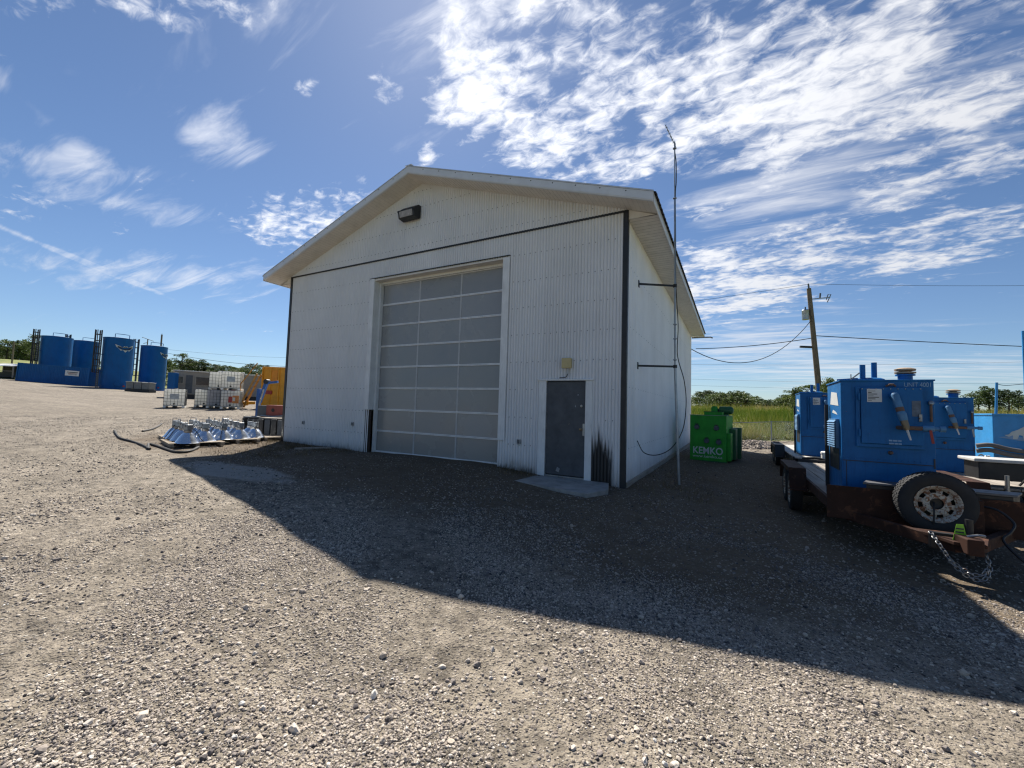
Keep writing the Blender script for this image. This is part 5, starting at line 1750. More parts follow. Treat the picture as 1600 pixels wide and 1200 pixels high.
e1 = np.array([-0.965, 0.26])      # along the pallets, away from the building
e2 = np.array([-0.26, 0.965])
LB = np.array([-10.95, -2.95])     # nearest lamp
DL = 0.60
spots = []
for j in range(5):
    for i in range(4):
        if (i, j) in ((3, 4), (2, 4)):
            continue
        q = LB + e1 * DL * i * 1.05 + np.array([-0.33, 0.94]) * DL * j
        spots.append((i, j, q))
zl_ = lambda x, y: g(x, y) + 0.11
names_row = ['front', 'second', 'third', 'fourth', 'rear']
names_col = ['nearest the camera', 'second from the yard side', 'third across', 'at the far left']
ordw = ['first', 'second', 'third', 'fourth']
for i, j, q in spots:
    x, y = q + RNG.normal(0, .02, 2)
    lamp_reflector(x, y, zl_(x, y), RNG.uniform(0, 6.28), 'silver lamp reflector on the pallets, %s from the right in row %s' % (ordw[i], ['one', 'two', 'three', 'four', 'five'][j] + ' back'))
pr_ = math.atan2(e1[1], e1[0])
for (i, j, lb) in ((0.6, 0.5, 'pallet under the lamps nearest the camera'), (3.0, 0.7, 'pallet under the lamps at the outer left'), (0.6, 2.7, 'pallet under the lamps in the middle by the wall'), (3.0, 2.9, 'pallet under the rear left lamps'), (0.6, 4.6, 'pallet under the lamps closest to the dark slabs')):
    q = LB + e1 * DL * i * 1.05 + np.array([-0.33, 0.94]) * DL * j
    pallet(q[0], q[1], pr_, lb)
# loose hoses on the ground


def ground_hose(pix, z, r0, label):
    pts = []
    for (px, py) in pix:
        q = at_z(px, py, z)
        pts.append((q[0], q[1], g(q[0], q[1]) + r0))
    tag(MB().tube(smooth_path(pts, 6), r0, 7).build('black_hose', M_HOSE, smooth=True), label, 'hose', 'black hoses on the gravel')


ground_hose([(178, 681), (186, 689), (205, 693), (222, 698), (234, 703)], 0.22, 0.03, 'black hose trailing off to the left of the lamp pallets')
ground_hose([(231, 704), (232, 698), (240, 699), (256, 703), (275, 708), (296, 707), (310, 701)], 0.20, 0.03, 'black hose curling in front of the lamp pallets')
ground_hose([(222, 680), (236, 678), (246, 675), (252, 672)], 0.24, 0.03, 'black hose running into the left end of the lamp pallets')

# dark ribbed slabs leaning at the corner of the building
q = at_depth(424, 688, 14.2)
tS = thing('dark_slab_stack', 'dark ribbed panels standing on edge beside the building corner', 'panel stack', (-12.15, 0.35, g(-12.1, 0.4)), R(25))
for i in range(6):
    a = -0.75 + i * 0.245
    MB().box((a, -0.05 + RNG.normal(0, .01), 0.0), (a + 0.20, 0.12, 0.66 + RNG.normal(0, .015))).build('panel', M_GREYB if i % 2 else M_BLACK, tS, bevel=0.02)
MB().box((-0.75, 0.0, 0.66), (0.72, 0.5, 0.70)).build('top_board', M_WOODG, tS, bevel=0.006)
# black deck with red and grey boxes, blue crane
q = at_depth(418, 655, 16.0)
gq = g(q[0], q[1])
tK = thing('service_deck', 'black machine deck behind the lamps with red and grey boxes on it', 'machine deck', (q[0], q[1], gq), R(20))
MB().box((-0.85, -0.3, 0.18), (1.4, 0.6, 0.52)).build('deck', M_BLACK, tK, bevel=0.03)
MB().box((-0.75, -0.36, 0.52), (1.4, 0.62, 0.58)).build('deck_plate', M_GREYB, tK, bevel=0.006)
for dx in (-0.6, 0.5):
    MB().lathe([(0.10, -0.1), (0.25, -0.1), (0.27, 0.0), (0.25, 0.1), (0.10, 0.1)], 20, (dx, -0.2, 0.25), 'y').build('roller', M_RUBBER, tK, smooth=True)
MB().tube([(0.0, -0.35, 0.62), (0.5, -0.38, 0.60), (1.2, -0.36, 0.66)], 0.04, 8).build('pipe', M_STEEL, tK, smooth=True)
MB().box((-0.30, -0.2, 0.60), (0.10, 0.35, 1.02)).build('grey_box', M_GREYB, tK, bevel=0.01)
rb = MB().box((0.11, -0.24, 0.60), (1.3, 0.35, 1.04)).build('red_box', M_REDB, tK, bevel=0.01)
MB().lathe([(0.07, -0.245), (0.06, -0.25)], 14, (0.40, 0, 0.85), 'y').build('port', M_BLACK, rb)
q2 = at_depth(403, 640, 17.0)
tC = thing('davit_crane', 'small blue davit crane with a jointed arm before the yellow tank', 'crane', (q2[0], q2[1], g(q2[0], q2[1])), R(20))
MB().box((-0.065, -0.065, 0.0), (0.065, 0.065, 1.62)).build('post', M_CRANE, tC, bevel=0.01)
MB().bar((0.06, -0.02, 1.05), (0.36, -0.04, 1.90), 0.12, 0.13).build('boom', M_CRANE, tC, bevel=0.01)
MB().bar((0.32, -0.04, 1.86), (0.88, -0.06, 1.92), 0.09, 0.09).build('jib', M_CRANE, tC, bevel=0.008)
MB().lathe([(0.10, -0.12), (0.10, 0.06)], 14, (0.36, 0, 1.92), 'y').build('knuckle', M_BLACK, tC, smooth=True)
MB().tube([(0.12, -0.12, 0.9), (0.30, -0.12, 1.6)], 0.03, 8).build('ram', M_STEEL, tC, smooth=True)
MB().box((-0.22, -0.22, 0.0), (0.22, 0.22, 0.06)).build('base_plate', M_STEEL, tC, bevel=0.006)

# yellow tank with stair
q = at_depth(406, 640, 27.0)
gq = g(q[0] + 1.5, q[1] + 1)
tY = thing('yellow_tank', 'tall yellow ribbed steel tank behind the corner of the building', 'tank', (q[0], q[1], gq), R(28))
MB().box((0, 0, 0.1), (3.4, 2.2, 2.72)).build('tank_body', M_YEL, tY, bevel=0.015)
for i in range(7):
    MB().box((0.02 + i * 0.54, -0.07, 0.12), (0.10 + i * 0.54, 0.0, 2.70)).build('rib', M_YEL, tY, bevel=0.006)
for zz in (0.75, 1.55, 2.62):
    MB().box((0.1, -0.05, zz), (1.64, -0.002, zz + 0.07)).build('stiffener', M_YEL, tY)
MB().box((0.62, -0.03, 1.75), (1.05, 0.0, 2.5)).build('orange_panel', paint("orange_panel", (0.66, 0.24, 0.012), 0.5), tY)
MB().box((0.35, -0.10, 0.9), (0.75, 0.0, 1.15)).build('valve_box', M_RED, tY, bevel=0.01)
MB().box((-0.1, -0.1, -0.1), (3.5, 2.3, 0.1)).build('skid', M_YELD, tY)
for s_ in (0, 0.45):
    MB().bar((-0.95, -0.2 - s_, 0.0), (0.02, -0.1 - s_, 2.2), 0.06, 0.10).build('stair_rail', M_YELD, tY)
for i in range(7):
    MB().box((-0.95 + i * 0.14, -0.65, 0.12 + i * 0.31), (-0.80 + i * 0.14, -0.12, 0.15 + i * 0.31)).build('stair_tread', M_YELD, tY)
MB().bar((-0.95, -0.65, 0.0), (-0.95, -0.65, 1.5), 0.05, 0.05).bar((-0.95, -0.65, 1.5), (0.0, -0.55, 2.9), 0.05, 0.05).build('hand_rail', M_YELD, tY)
MB().tube([(-1.3, -0.3, 0.25), (-0.2, -0.3, 0.3)], 0.10, 10).build('manifold_pipe', M_YEL, tY, smooth=True)
for dx in (-1.2, -0.7):
    MB().lathe([(0.16, -0.05), (0.16, 0.05)], 14, (dx, -0.3, 0.28), 'x').build('flange', M_YELD, tY, smooth=True)

# ------------------------------------------------------------------ IBC totes


def tote_mat():
    m, t, b = new_mat("tote_plastic")
    b.inputs['Base Color'].default_value = (0.84, 0.84, 0.80, 1)
    b.inputs['Roughness'].default_value = 0.45
    tr = t.new('ShaderNodeBsdfTranslucent')
    tr.inputs[0].default_value = (0.88, 0.88, 0.84, 1)
    mx = t.new('ShaderNodeMixShader')
    mx.inputs[0].default_value = 0.5
    t.l.new(b.outputs[0], mx.inputs[1])
    t.l.new(tr.outputs[0], mx.inputs[2])
    t.l.new(mx.outputs[0], m.node_tree.nodes['Material Output'].inputs[0])
    return m


M_TOTE = tote_mat()


def tote(px, depth, rz, label, z=None, patch='grey', py=640, half=False):
    q_ = at_depth(px, py, depth)
    x, y = q_[0], q_[1]
    z0 = g(x, y) if z is None else g(x, y) + z
    t = thing('intermediate_bulk_container', label, 'tote', (x, y, z0), rz, 'white caged bulk totes')
    w2, d2, zb_, zt_ = 0.50, 0.60, 0.15, 1.15
    MB().box((-w2, -d2, zb_), (w2, d2, zt_)).build('bottle', M_TOTE if not half else paint("grey_bottle", (0.42, 0.40, 0.40), 0.5), t, bevel=0.06)
    cg = MB()
    b = 0.014
    for i in range(7):
        xx_ = -w2 - .01 + (2 * w2 + .02) * i / 6
        yy_ = -d2 - .01 + (2 * d2 + .02) * i / 6
        cg.bar((xx_, -d2 - .012, zb_), (xx_, -d2 - .012, zt_), b, b).bar((xx_, d2 + .012, zb_), (xx_, d2 + .012, zt_), b, b)
        cg.bar((-w2 - .012, yy_, zb_), (-w2 - .012, yy_, zt_), b, b).bar((w2 + .012, yy_, zb_), (w2 + .012, yy_, zt_), b, b)
    for i in range(6):
        zz_ = zb_ + .02 + (zt_ - zb_ - .02) * i / 5
        cg.bar((-w2 - .02, -d2 - .02, zz_), (w2 + .02, -d2 - .02, zz_), b, b).bar((-w2 - .02, d2 + .02, zz_), (w2 + .02, d2 + .02, zz_), b, b)
        cg.bar((-w2 - .02, -d2 - .02, zz_), (-w2 - .02, d2 + .02, zz_), b, b).bar((w2 + .02, -d2 - .02, zz_), (w2 + .02, d2 + .02, zz_), b, b)
    cg.build('cage', paint("cage_steel", (0.10, 0.105, 0.11), 0.5, metal=0.4), t)['kind'] = 'stuff'
    for xx_ in (-0.45, 0, 0.45):
        MB().box((xx_ - .07, -d2, 0.0), (xx_ + .07, d2, 0.12)).build('foot', M_WHITE if xx_ else M_BLACK, t, bevel=0.01)
    MB().box((-w2 - .01, -d2 - .01, 0.115), (w2 + .01, d2 + .01, 0.15)).build('base_tray', M_GALV, t)
    MB().lathe([(0.11, 0.0), (0.11, 0.05), (0.09, 0.06)], 16, (0, 0, zt_)).build('lid', M_RED if patch == 'red' else M_BLACK, t, smooth=True)
    MB().lathe([(0.05, -d2 - .08), (0.05, -d2)], 10, (0, 0, 0.24), 'y').build('outlet_valve', M_BLACK, t, smooth=True)
    if patch == 'grey':
        MB().box((-0.22, -d2 - .032, 0.52), (0.22, -d2 - .024, 0.86)).build('info_plate', M_GALV, t)
    elif patch == 'red':
        MB().box((-0.10, -d2 - .032, 0.40), (0.10, -d2 - .024, 0.78)).build('hazard_label', M_RED, t)
        MB().box((0.11, -d2 - .032, 0.36), (0.45, -d2 - .024, 0.84)).build('stained_plate', M_ORANGE, t)
        MB().box((0.13, -d2 - .038, 0.50), (0.25, -d2 - .033, 0.72)).build('label_mark', M_LETW, t)
    elif patch == 'hole':
        MB().box((0.2, -d2 - .022, 0.42), (0.42, -d2 - .008, 0.92)).build('dark_opening', M_BLACK, t)
    return t


fr = math.atan2(RT[1], RT[0])
tote(273, 25.7, fr + R(34), 'lone white caged tote standing left of the stacked ones')
tote(320, 27.2, fr + R(30), 'white caged tote at the lower left of the stacked group', patch='none')
tote(340, 26.6, fr + R(26), 'greyish caged tote with a dark opening, lower middle of the group', patch='hole', half=True)
tote(362, 26.0, fr + R(24), 'white caged tote with red and orange label, lower right of the group', patch='red')
tote(339, 27.3, fr + R(34), 'white caged tote on top at the left of the group', z=1.17, patch='none')
tote(361, 26.6, fr + R(24), 'white caged tote with a grey plate, on top at the right of the group', z=1.17)

# grey camp trailer
qa, qb = at_depth(270, 622, 45.0), at_depth(420, 634, 51.0)
ln = np.hypot(*(qb - qa)[:2])
tT = thing('camp_trailer', 'long low grey camp trailer building with pale roof edge and dark windows', 'trailer building', (qa[0], qa[1], g(qa[0], qa[1])), math.atan2(qb[1] - qa[1], qb[0] - qa[0]))
MB().box((0, 0, 0.45), (ln + 3, 3.4, 3.0)).build('wall', M_ATCO, tT, bevel=0.03)
MB().box((-0.12, -0.12, 3.0), (ln + 3.1, 3.5, 3.12)).build('roof', paint("pale_roof", (0.50, 0.49, 0.46), 0.6), tT, bevel=0.02)
MB().box((4.0, 0.6, 3.12), (6.6, 1.6, 3.36)).build('roof_unit', M_WHITE, tT, bevel=0.02)
MB().box((0.1, 0.1, 0.0), (ln + 2.9, 3.3, 0.45)).build('skirting', M_BLACK, tT)
for (a, b, z0, z1) in ((1.9, 4.0, 1.55, 2.45), (9.6, 11.4, 1.45, 2.3), (0.35, 0.75, 1.7, 2.4)):
    wn = MB().box((a - 0.1, -0.06, z0 - 0.1), (b + 0.1, 0.0, z1 + 0.1)).build('window', paint("tan_window_frame", (0.30, 0.27, 0.22), 0.6), tT, bevel=0.01)
    MB().box((a, -0.068, z0), (b, -0.058, z1)).build('pane', M_GLASS, wn)
MB().box((1.0, -0.04, 0.6), (1.6, 0.0, 2.6)).build('door', M_GREYB, tT)
for (a, z0) in ((2.0, 1.2), (4.3, 1.1), (8.4, 1.2)):
    MB().box((a, -0.035, z0 - 0.12), (a + 0.8, -0.004, z0 + 0.08)).build('wall_vent', paint("vent_grey", (0.22, 0.21, 0.20), 0.6), tT)
q = at_depth(259, 625, 44.0)
tag(MB().box((0, 0, 0), (0.8, 0.5, 2.75)).build('blue_cabinet', M_TANKB, loc=(q[0], q[1], g(q[0], q[1])), rot=(0, 0, fr), bevel=0.03), 'narrow bright blue cabinet at the left end of the grey camp trailer', 'cabinet')

# ------------------------------------------------------------------ blue storage tanks


def storage_tank(px, py, depth, r0, h, label, ladder_ang=-95, emblem=None, rail=True):
    q_ = at_depth(px, py, depth)
    x, y = q_[0], q_[1]
    z0 = g(x, y)
    # local -y faces the camera
    face = math.atan2(CAM[1] - y, CAM[0] - x) + math.pi / 2
    t = thing('storage_tank', label, 'tank', (x, y, z0), face, 'tall blue storage tanks')
    MB().lathe([(r0 + 0.03, -0.3), (r0 + 0.03, 0.12), (r0, 0.13), (r0, h - 0.08), (r0 + 0.04, h - 0.07), (r0 + 0.04, h)], 56).build('shell', M_TANKB, t, smooth=True)
    MB().lathe([(r0 + 0.04, h), (r0 * 0.5, h + 0.16), (0.02, h + 0.24)], 48).build('roof', paint("pale_tank_roof", (0.12, 0.22, 0.36), 0.45), t, smooth=True)
    for zz in (h * 0.33, h * 0.66):
        MB().lathe([(r0 + 0.002, zz - 0.02), (r0 + 0.012, zz), (r0 + 0.002, zz + 0.02)], 56, cap=False).build('weld_band', M_TANKB, t, smooth=True)
    for sa in (-140, -75, -20):
        x0_, y0_ = math.cos(R(sa)), math.sin(R(sa))
        MB().bar((x0_ * (r0 + .004), y0_ * (r0 + .004), 0.15), (x0_ * (r0 + .004), y0_ * (r0 + .004), h * 0.33), 0.03, 0.02).build('weld_seam', M_TANKB, t)
    mw = MB().lathe([(0.34, -r0 - 0.10), (0.36, -r0 - 0.06), (0.30, -r0 - 0.06), (0.30, -r0 + 0.1)], 20, (0.15, 0, 0.75), 'y').build('manway', M_TANKB, t, smooth=True)
    MB().tube([(0.85, -r0 * 0.85, 0.45), (0.85, -r0 - 0.35, 0.45)], 0.08, 10).build('outlet_pipe', M_TANKB, t, smooth=True)
    MB().lathe([(0.13, -0.05), (0.13, 0.05)], 12, (0.85, -r0 - 0.35, 0.45), 'y').build('valve', M_RED, t, smooth=True)
    a = R(ladder_ang)
    rad = Vector((math.cos(a), math.sin(a), 0))
    tan = Vector((-rad.y, rad.x, 0))
    c = rad * (r0 + 0.35)
    ld = MB()
    for s2 in (-0.24, 0.24):
        p_ = c + tan * s2
        ld.bar((p_.x, p_.y, 0), (p_.x, p_.y, h + 0.9), 0.13, 0.13)
    lad = ld.build('ladder', M_GREYB, t)
    rg = MB()
    for i in range(int(h / 0.3)):
        p0, p1 = c + tan * -0.24, c + tan * 0.24
        rg.bar((p0.x, p0.y, 0.3 + i * 0.3), (p1.x, p1.y, 0.3 + i * 0.3), 0.04, 0.04)
    rg.build('rungs', M_PLATE, lad)
    cgm = MB()
    c2 = c + rad * 0.34
    for zz in np.arange(2.3, h + 0.9, 0.9):
        pts = []
        for k_ in range(9):
            b_ = -math.pi / 2 + math.pi * k_ / 8
            p_ = c + tan * (0.36 * math.sin(b_)) + rad * (0.62 * math.cos(b_))
            pts.append((p_.x, p_.y, zz))
        cgm.tube(pts, 0.045, 5)
    for k_ in (0, 2, 4, 6, 8):
        b_ = -math.pi / 2 + math.pi * k_ / 8
        p_ = c + tan * (0.36 * math.sin(b_)) + rad * (0.62 * math.cos(b_))
        cgm.bar((p_.x, p_.y, 2.3), (p_.x, p_.y, h + 0.9), 0.10, 0.06)
    cgm.build('ladder_cage', M_BLACK, lad)
    for zz in (h * 0.32, h * 0.66):
        p0, p1 = c, rad * r0
        MB().bar((p0.x, p0.y, zz), (p1.x, p1.y, zz), 0.5, 0.06).build('standoff', M_TANKB, lad)
    if rail:
        pts = [(r0 * 0.8 * math.cos(R(b_)), r0 * 0.8 * math.sin(R(b_)), h + 0.55) for b_ in range(-110, -39, 10)]
        MB().tube([(pts[0][0], pts[0][1], h)] + pts + [(pts[-1][0], pts[-1][1], h)], 0.045, 6).build('hand_rail', M_TANKB, t)
    if emblem is not None:
        # a dark winged mark with a pale outline, wrapped on the shell
        def wrap(poly, rr):
            from mathutils.geometry import tessellate_polygon
            mb_ = MB()
            P = []
            for (u, v) in poly:
                b_ = R(emblem) + u / r0
                P.append((rr * math.cos(b_), rr * math.sin(b_), h * 0.80 + v))
            mb_.add(P, [tuple(f_) for f_ in tessellate_polygon([[Vector((u, v, 0)) for u, v in poly]])])
            return mb_
        wing = [(-1.0, 0.34), (-0.55, 0.20), (-0.28, 0.10), (-0.12, 0.22), (0.0, 0.16), (0.12, 0.24), (0.30, 0.12), (0.55, 0.24), (1.0, 0.40), (0.82, 0.05), (0.60, -0.08), (0.42, -0.22), (0.25, -0.16), (0.0, -0.36), (-0.25, -0.16), (-0.45, -0.22), (-0.62, -0.06), (-0.85, 0.08)]
        wrap([(u * 1.12, (v - 0.06) * 1.55 + 0.06) for u, v in wing], r0 + 0.03).build('emblem_outline', M_LETW, t)
        wrap([(u * 0.92, v * 0.85) for u, v in wing], r0 + 0.06).build('emblem', M_INK, t)
    return t


storage_tank(83, 600, 68, 1.85, 7.3, 'leftmost tall blue tank, standing behind the container', ladder_ang=-160)
storage_tank(129, 602, 74, 1.75, 7.2, 'second tall blue tank, half hidden behind the container', ladder_ang=-165)
storage_tank(180, 608, 60, 1.72, 7.45, 'third tall blue tank from the left, with a dark winged emblem', ladder_ang=-160, emblem=-66)
storage_tank(236, 611, 68, 1.72, 7.3, 'rightmost tall blue tank, behind the grey bins', ladder_ang=-165, emblem=-28)

# blue shipping container in front of the tanks
qa, qb = at_depth(24, 594.5, 59), at_depth(137, 603.6, 59)
dv = qb - qa
ln = float(np.linalg.norm(dv))
za, zb2 = g(qa[0], qa[1]), g(qb[0], qb[1])
tN = thing('shipping_container', 'long blue shipping container with a white sign in front of the tanks', 'container', (qa[0], qa[1], za), rot=(0, math.asin((za - zb2) / ln), math.atan2(dv[1], dv[0])))
nC = 44
mb = MB()
prof = []
for i in range(nC):
    a = i * ln / nC
    b = ln / nC
    prof += [(a, 0.0), (a + b * .3, 0.0), (a + b * .5, 0.04), (a + b * .8, 0.04)]
prof.append((ln, 0.0))
for (xa, da), (xb, db) in zip(prof[:-1], prof[1:]):
    mb.add([(xa, da, 0.15), (xb, db, 0.15), (xb, db, 2.5), (xa, da, 2.5)], [(0, 1, 2, 3)])
mb.build('side_panel', M_TANKB, tN)
MB().box((0, 0.05, 0.1), (ln, 2.44, 2.55)).build('body', M_TANKB, tN)
MB().box((-0.02, -0.03, 2.5), (ln + 0.02, 2.46, 2.6)).box((-0.02, -0.03, 0.0), (ln + 0.02, 2.46, 0.15)).build('rails', M_TANKB, tN)
for xx_ in (0.0, ln - 0.12):
    MB().box((xx_ - 0.01, -0.035, 0.0), (xx_ + 0.13, 0.1, 2.6)).build('corner_post', M_TANKB, tN)
for k_ in (0.7, 1.5):
    MB().box((-0.08, k_, 0.3), (-0.02, k_ + 0.06, 2.4)).build('lock_bar', M_GALV, tN)
sg = MB().box((ln * 0.67, -0.05, 1.30), (ln * 0.67 + 2.0, -0.035, 2.05)).build('sign', M_WHITE, tN)
MB().box((ln * 0.67 + 0.25, -0.056, 1.75), (ln * 0.67 + 1.8, -0.052, 1.86)).box((ln * 0.67 + 0.5, -0.056, 1.45), (ln * 0.67 + 1.7, -0.052, 1.50)).build('sign_print', M_INK, sg)
MB().box((ln * 0.67 + 0.4, -0.056, 1.58), (ln * 0.67 + 1.75, -0.052, 1.66)).build('sign_stripe', M_RED, sg)

for i, (px, lb) in enumerate(((207, 'left of three grey bins on the black skid by the tanks'), (219.5, 'middle one of three grey bins on the black skid'), (232, 'right of three grey bins on the black skid by the tanks'))):
    q = at_depth(px, 610, 56)
    t = thing('grey_bin', lb, 'bin', (q[0], q[1], g(q[0], q[1]) + 0.0), fr, 'grey bins by the tanks')
    MB().box((-0.50, -0.5, 0.40), (0.50, 0.5, 1.25)).build('bin_body', M_GREYB if i == 9 else paint("bin_grey", (0.17, 0.18, 0.175), 0.6), t, bevel=0.05)
    MB().box((-0.54, -0.54, 1.25), (0.54, 0.54, 1.36)).build('bin_lid', paint("bin_lid_grey", (0.34, 0.35, 0.34), 0.6), t, bevel=0.03)
    MB().box((-0.58, -0.55, 0.0), (0.58, 0.55, 0.38)).build('skid', M_BLACK, t, bevel=0.02)

q = at_depth(-20, 596, 62)
tH = thing('open_shed', 'low open shed with pale ribbed metal roof at the left edge', 'shed', (q[0], q[1], g(q[0], q[1])), fr)
tH.scale = (1, 1, 0.70)
for i in range(13):
    a = -0.5 + i * 0.45
    MB().add([(a, -1.4, 2.25), (a + 0.40, -1.4, 2.25), (a + 0.40, 2.2, 3.1), (a, 2.2, 3.1), (a, -1.4, 2.32), (a + 0.40, -1.4, 2.32), (a + 0.40, 2.2, 3.17), (a, 2.2, 3.17)],
             [(0, 3, 2, 1), (4, 5, 6, 7), (0, 1, 5, 4), (1, 2, 6, 5), (2, 3, 7, 6), (3, 0, 4, 7)]).build('roof_sheet', M_PLATE, tH)
for a in (-0.4, 2.5, 5.2):
    MB().box((a, -1.3, -0.2), (a + 0.12, -1.18, 2.26)).build('post', M_WOODG, tH)
    MB().box((a, 2.0, -0.2), (a + 0.12, 2.12, 3.0)).build('post', M_WOODG, tH)
MB().box((-0.4, 2.12, 0.0), (5.3, 2.2, 2.9)).build('back_wall', M_WOODD, tH)
MB().box((-0.4, -1.31, 1.2), (5.3, -1.27, 1.3)).build('rail', M_WOODG, tH)
MB().box((0.0, 0.2, 0.0), (4.8, 1.6, 1.1)).build('stored_crate', M_BLACK, tH)


def far_pole(px, py_top, depth, label, arm=None, r0=0.13):
    q_ = at_depth(px, py_top, depth)
    x, y, zt = q_
    z0 = g(x, y)
    t = thing('yard_pole', label, 'pole', (x, y, z0), fr)
    MB().tube([(0, 0, -0.3), (0, 0, zt - z0)], [r0 * 1.2, r0], 8).build('pole_shaft', M_POLE, t, smooth=True)
    if arm:
        MB().bar((-arm * 0.5, 0, zt - z0 + arm * 0.16), (arm * 0.5, 0, zt - z0 - arm * 0.16), 0.09, 0.09).build('cross_arm', M_GREYB, t)
        MB().bar((-arm * 0.35, 0, zt - z0 - 0.9), (0, 0, zt - z0 - 0.7), 0.08, 0.08).build('brace', M_GREYB, t)
    else:
        MB().tube([(0, 0, zt - z0), (0, 0, zt - z0 + 0.2)], 0.05, 6).build('top_pin', M_GREYB, t)
    return t


far_pole(253, 523, 78, 'plain dark pole right of the rightmost blue tank')
far_pole(231, 530, 84, 'pole with slanted arm rising behind the rightmost blue tank', arm=2.4, r0=0.09)
far_pole(55, 525, 80, 'pole with slanted arm behind the leftmost blue tank', arm=2.4, r0=0.09)
far_pole(22, 534, 92, 'thin bare pole on the grass at the far left')
wire(at_depth(253, 550, 78), at_depth(470, 573, 70), 0.6, 'black wire running right from the plain pole by the blue tanks', 0.03)
wire(at_depth(253, 545, 78), at_depth(470, 559, 90), 0.4, 'upper faint wire running right from the pole by the blue tanks', 0.016)

# ------------------------------------------------------------------ trees


def tree_meshes(seed, h, r0, leafm, kind_='round', n=2300, leaf=0.34):
    r = np.random.default_rng(seed)
    mb_ = MB()
    mb_.tube([(0, 0, -0.4), (0.05, 0.03, h * 0.3), (0.0, 0.08, h * 0.6), (0.05, 0.0, h * 0.9)], [0.022 * h, 0.018 * h, 0.011 * h, 0.004 * h], 7)
    cl = []
    for k_ in range(26):
        u = r.random() ** 0.8
        zc_ = h * (0.10 + 0.88 * u) if kind_ != 'spruce' else h * (0.12 + 0.88 * u)
        prof = math.sin(math.pi * min(1, max(0.05, (zc_ / h + 0.06) / 1.06))) ** 0.6 if kind_ != 'spruce' else (1.03 - zc_ / h)
        a = r.uniform(0, 6.28)
        rr = r0 * prof * r.uniform(.25, 1.0)
        c_ = np.array([rr * math.cos(a), rr * math.sin(a), zc_])
        cl.append((c_, r0 * r.uniform(.28, .52) * (0.6 + 0.4 * prof)))
        if k_ % 2 == 0:
            mb_.tube([(0, 0.05, zc_ * 0.72), tuple(c_ * [.5, .5, 1] - [0, 0, .12 * h * .5]), tuple(c_)], [0.008 * h, 0.005 * h, 0.002 * h], 4)
    trunk = mb_.mesh('trunk', True)
    trunk.materials.append(M_BARK)
    ci = r.integers(0, len(cl), n)
    C_ = np.array([c[0] for c in cl])[ci]
    Rr = np.array([c[1] for c in cl])[ci]
    dv_ = r.normal(0, 1, (n, 3))
    dv_ /= np.linalg.norm(dv_, axis=1)[:, None]
    pos = C_ + dv_ * (Rr * r.random(n) ** 0.45)[:, None] * [1, 1, .8]
    pos[:, 2] = np.maximum(pos[:, 2], h * .08)
    a1 = r.normal(0, 1, (n, 3))
    a1 /= np.linalg.norm(a1, axis=1)[:, None]
    a2 = np.cross(a1, r.normal(0, 1, (n, 3)))
    a2 /= np.linalg.norm(a2, axis=1)[:, None]
    s_ = leaf * r.uniform(.6, 1.25, n)[:, None]
    V = np.stack([pos - a1 * s_ * .5, pos + a2 * s_ * .32, pos + a1 * s_ * .5, pos - a2 * s_ * .32], 1).reshape(-1, 3)
    crown = bpy.data.meshes.new('crown')
    crown.from_pydata(V.tolist(), [], np.arange(4 * n).reshape(n, 4).tolist())
    crown.materials.append(leafm)
    return trunk, crown


TV = [tree_meshes(1, 8.0, 2.9, M_LEAF[0]), tree_meshes(2, 9.0, 2.6, M_LEAF[0]), tree_meshes(3, 7.0, 3.2, M_LEAF[2]), tree_meshes(4, 9.5, 2.2, M_LEAF[1], 'spruce'), tree_meshes(5, 8.2, 3.0, M_LEAF[1]), tree_meshes(6, 4.0, 2.2, M_LEAF[2], n=1600, leaf=.25)]


def tree(v, x, y, s_, label, group, name='poplar_tree', sink=0.0, wide=1.0):
    t = thing(name, label, 'tree', (x, y, g(x, y) - sink), RNG.uniform(0, 6.28), group)
    t.scale = (s_ * wide * RNG.uniform(.85, 1.2), s_ * wide * RNG.uniform(.85, 1.2), s_)
    for nm, me_ in zip(('trunk', 'crown'), TV[v]):
        o = bpy.data.objects.new(nm, me_)
        COL.objects.link(o)
        o.parent = t
    return t


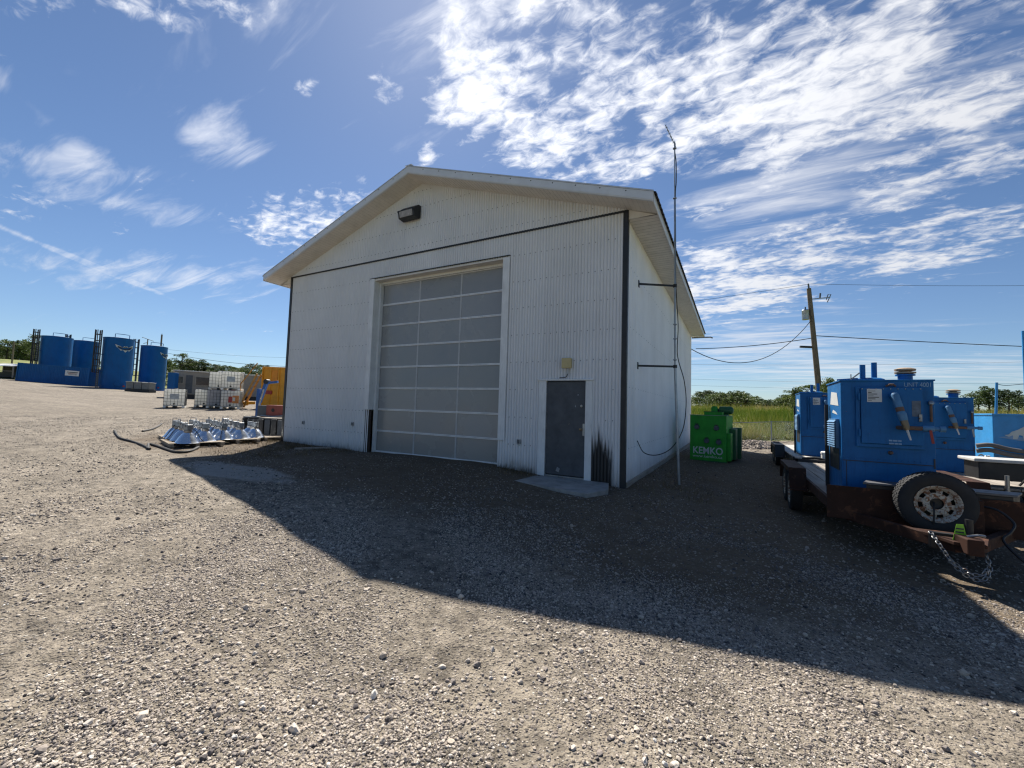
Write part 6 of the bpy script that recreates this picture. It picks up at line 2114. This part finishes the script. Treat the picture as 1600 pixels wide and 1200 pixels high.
ORD = ('first second third fourth fifth sixth seventh eighth ninth tenth eleventh twelfth thirteenth fourteenth fifteenth sixteenth seventeenth eighteenth nineteenth twentieth '
       'twenty-first twenty-second twenty-third twenty-fourth twenty-fifth twenty-sixth twenty-seventh twenty-eighth twenty-ninth thirtieth').split()
r_ = np.random.default_rng(41)
for i, px in enumerate(np.sort(np.concatenate([np.linspace(1078, 1268, 14), r_.uniform(1078, 1268, 14)]))):
    q = at_depth(px + r_.normal(0, 1), 640, r_.uniform(100, 128))
    tree(int(r_.choice([0, 1, 0, 4, 2])), q[0], q[1], r_.uniform(.58, .82) * (0.88 + 0.22 * math.sin(px * 0.045 + 1)) * (0.8 if 1128 < px < 1150 else 1), '%s green tree from the left in the far row across the grass field' % ORD[i], 'far row of trees across the field', sink=1.6, wide=2.6)
for i, px in enumerate(np.linspace(1512, 1640, 9)):
    q = at_depth(px + r_.normal(0, 1), 640, r_.uniform(44, 56))
    tree(int(r_.choice([0, 2, 4, 5])), q[0], q[1], r_.uniform(.36, .47), '%s bushy tree from the left beyond the blue tank trailer' % ORD[i], 'trees behind the tank trailer', sink=0.5, wide=1.5)
tb_ = at_depth(1296, 640, 24)
o_ = tree(5, tb_[0], tb_[1], 0.66, 'leafy young willow growing at the foot of the utility pole', None, 'willow_bush')
o_.scale = (0.36, 0.36, 0.68)
tb_ = at_depth(1246, 640, 21)
o_ = tree(5, tb_[0], tb_[1], 0.6, 'thin pale sapling showing over the farther boiler unit', None, 'sapling')
o_.scale = (0.25, 0.25, 0.60)
# left: wooded rise behind the tanks, dark tree line behind the camp trailer
for i, px in enumerate(np.sort(np.concatenate([np.linspace(-20, 150, 13), r_.uniform(-20, 70, 13)]))):
    q = at_depth(px + r_.normal(0, 2), 560, r_.uniform(118, 150))
    tree(int(r_.choice([0, 1, 4, 0])), q[0], q[1], r_.uniform(.85, 1.05) * (1.0 if px < 62 else 0.62), '%s tree from the left on the wooded rise behind the blue tanks' % ORD[i], 'trees on the rise behind the tanks', sink=0.8, wide=1.2)
for i, px in enumerate(np.sort(np.concatenate([np.linspace(254, 446, 15), r_.uniform(254, 446, 15)]))):
    q = at_depth(px + r_.normal(0, 1.5), 590, r_.uniform(140, 175))
    tree(int(r_.choice([4, 0, 4, 1, 2])), q[0], q[1], r_.uniform(.62, .92) * (0.92 + 0.16 * math.sin(px * 0.05)), '%s dark tree from the left in the tree line behind the camp trailer' % ORD[i], 'far tree line behind the camp trailer', 'evergreen_tree', sink=1.0, wide=1.8)
q = at_depth(256, 605, 72)
tree(5, q[0], q[1], 1.3, 'yellow green bush beside the rightmost blue tank', None, 'roadside_bush')
q = at_depth(266, 600, 78)
tree(2, q[0], q[1], 0.5, 'pale green bush left of the grey camp trailer roof', None, 'roadside_bush')
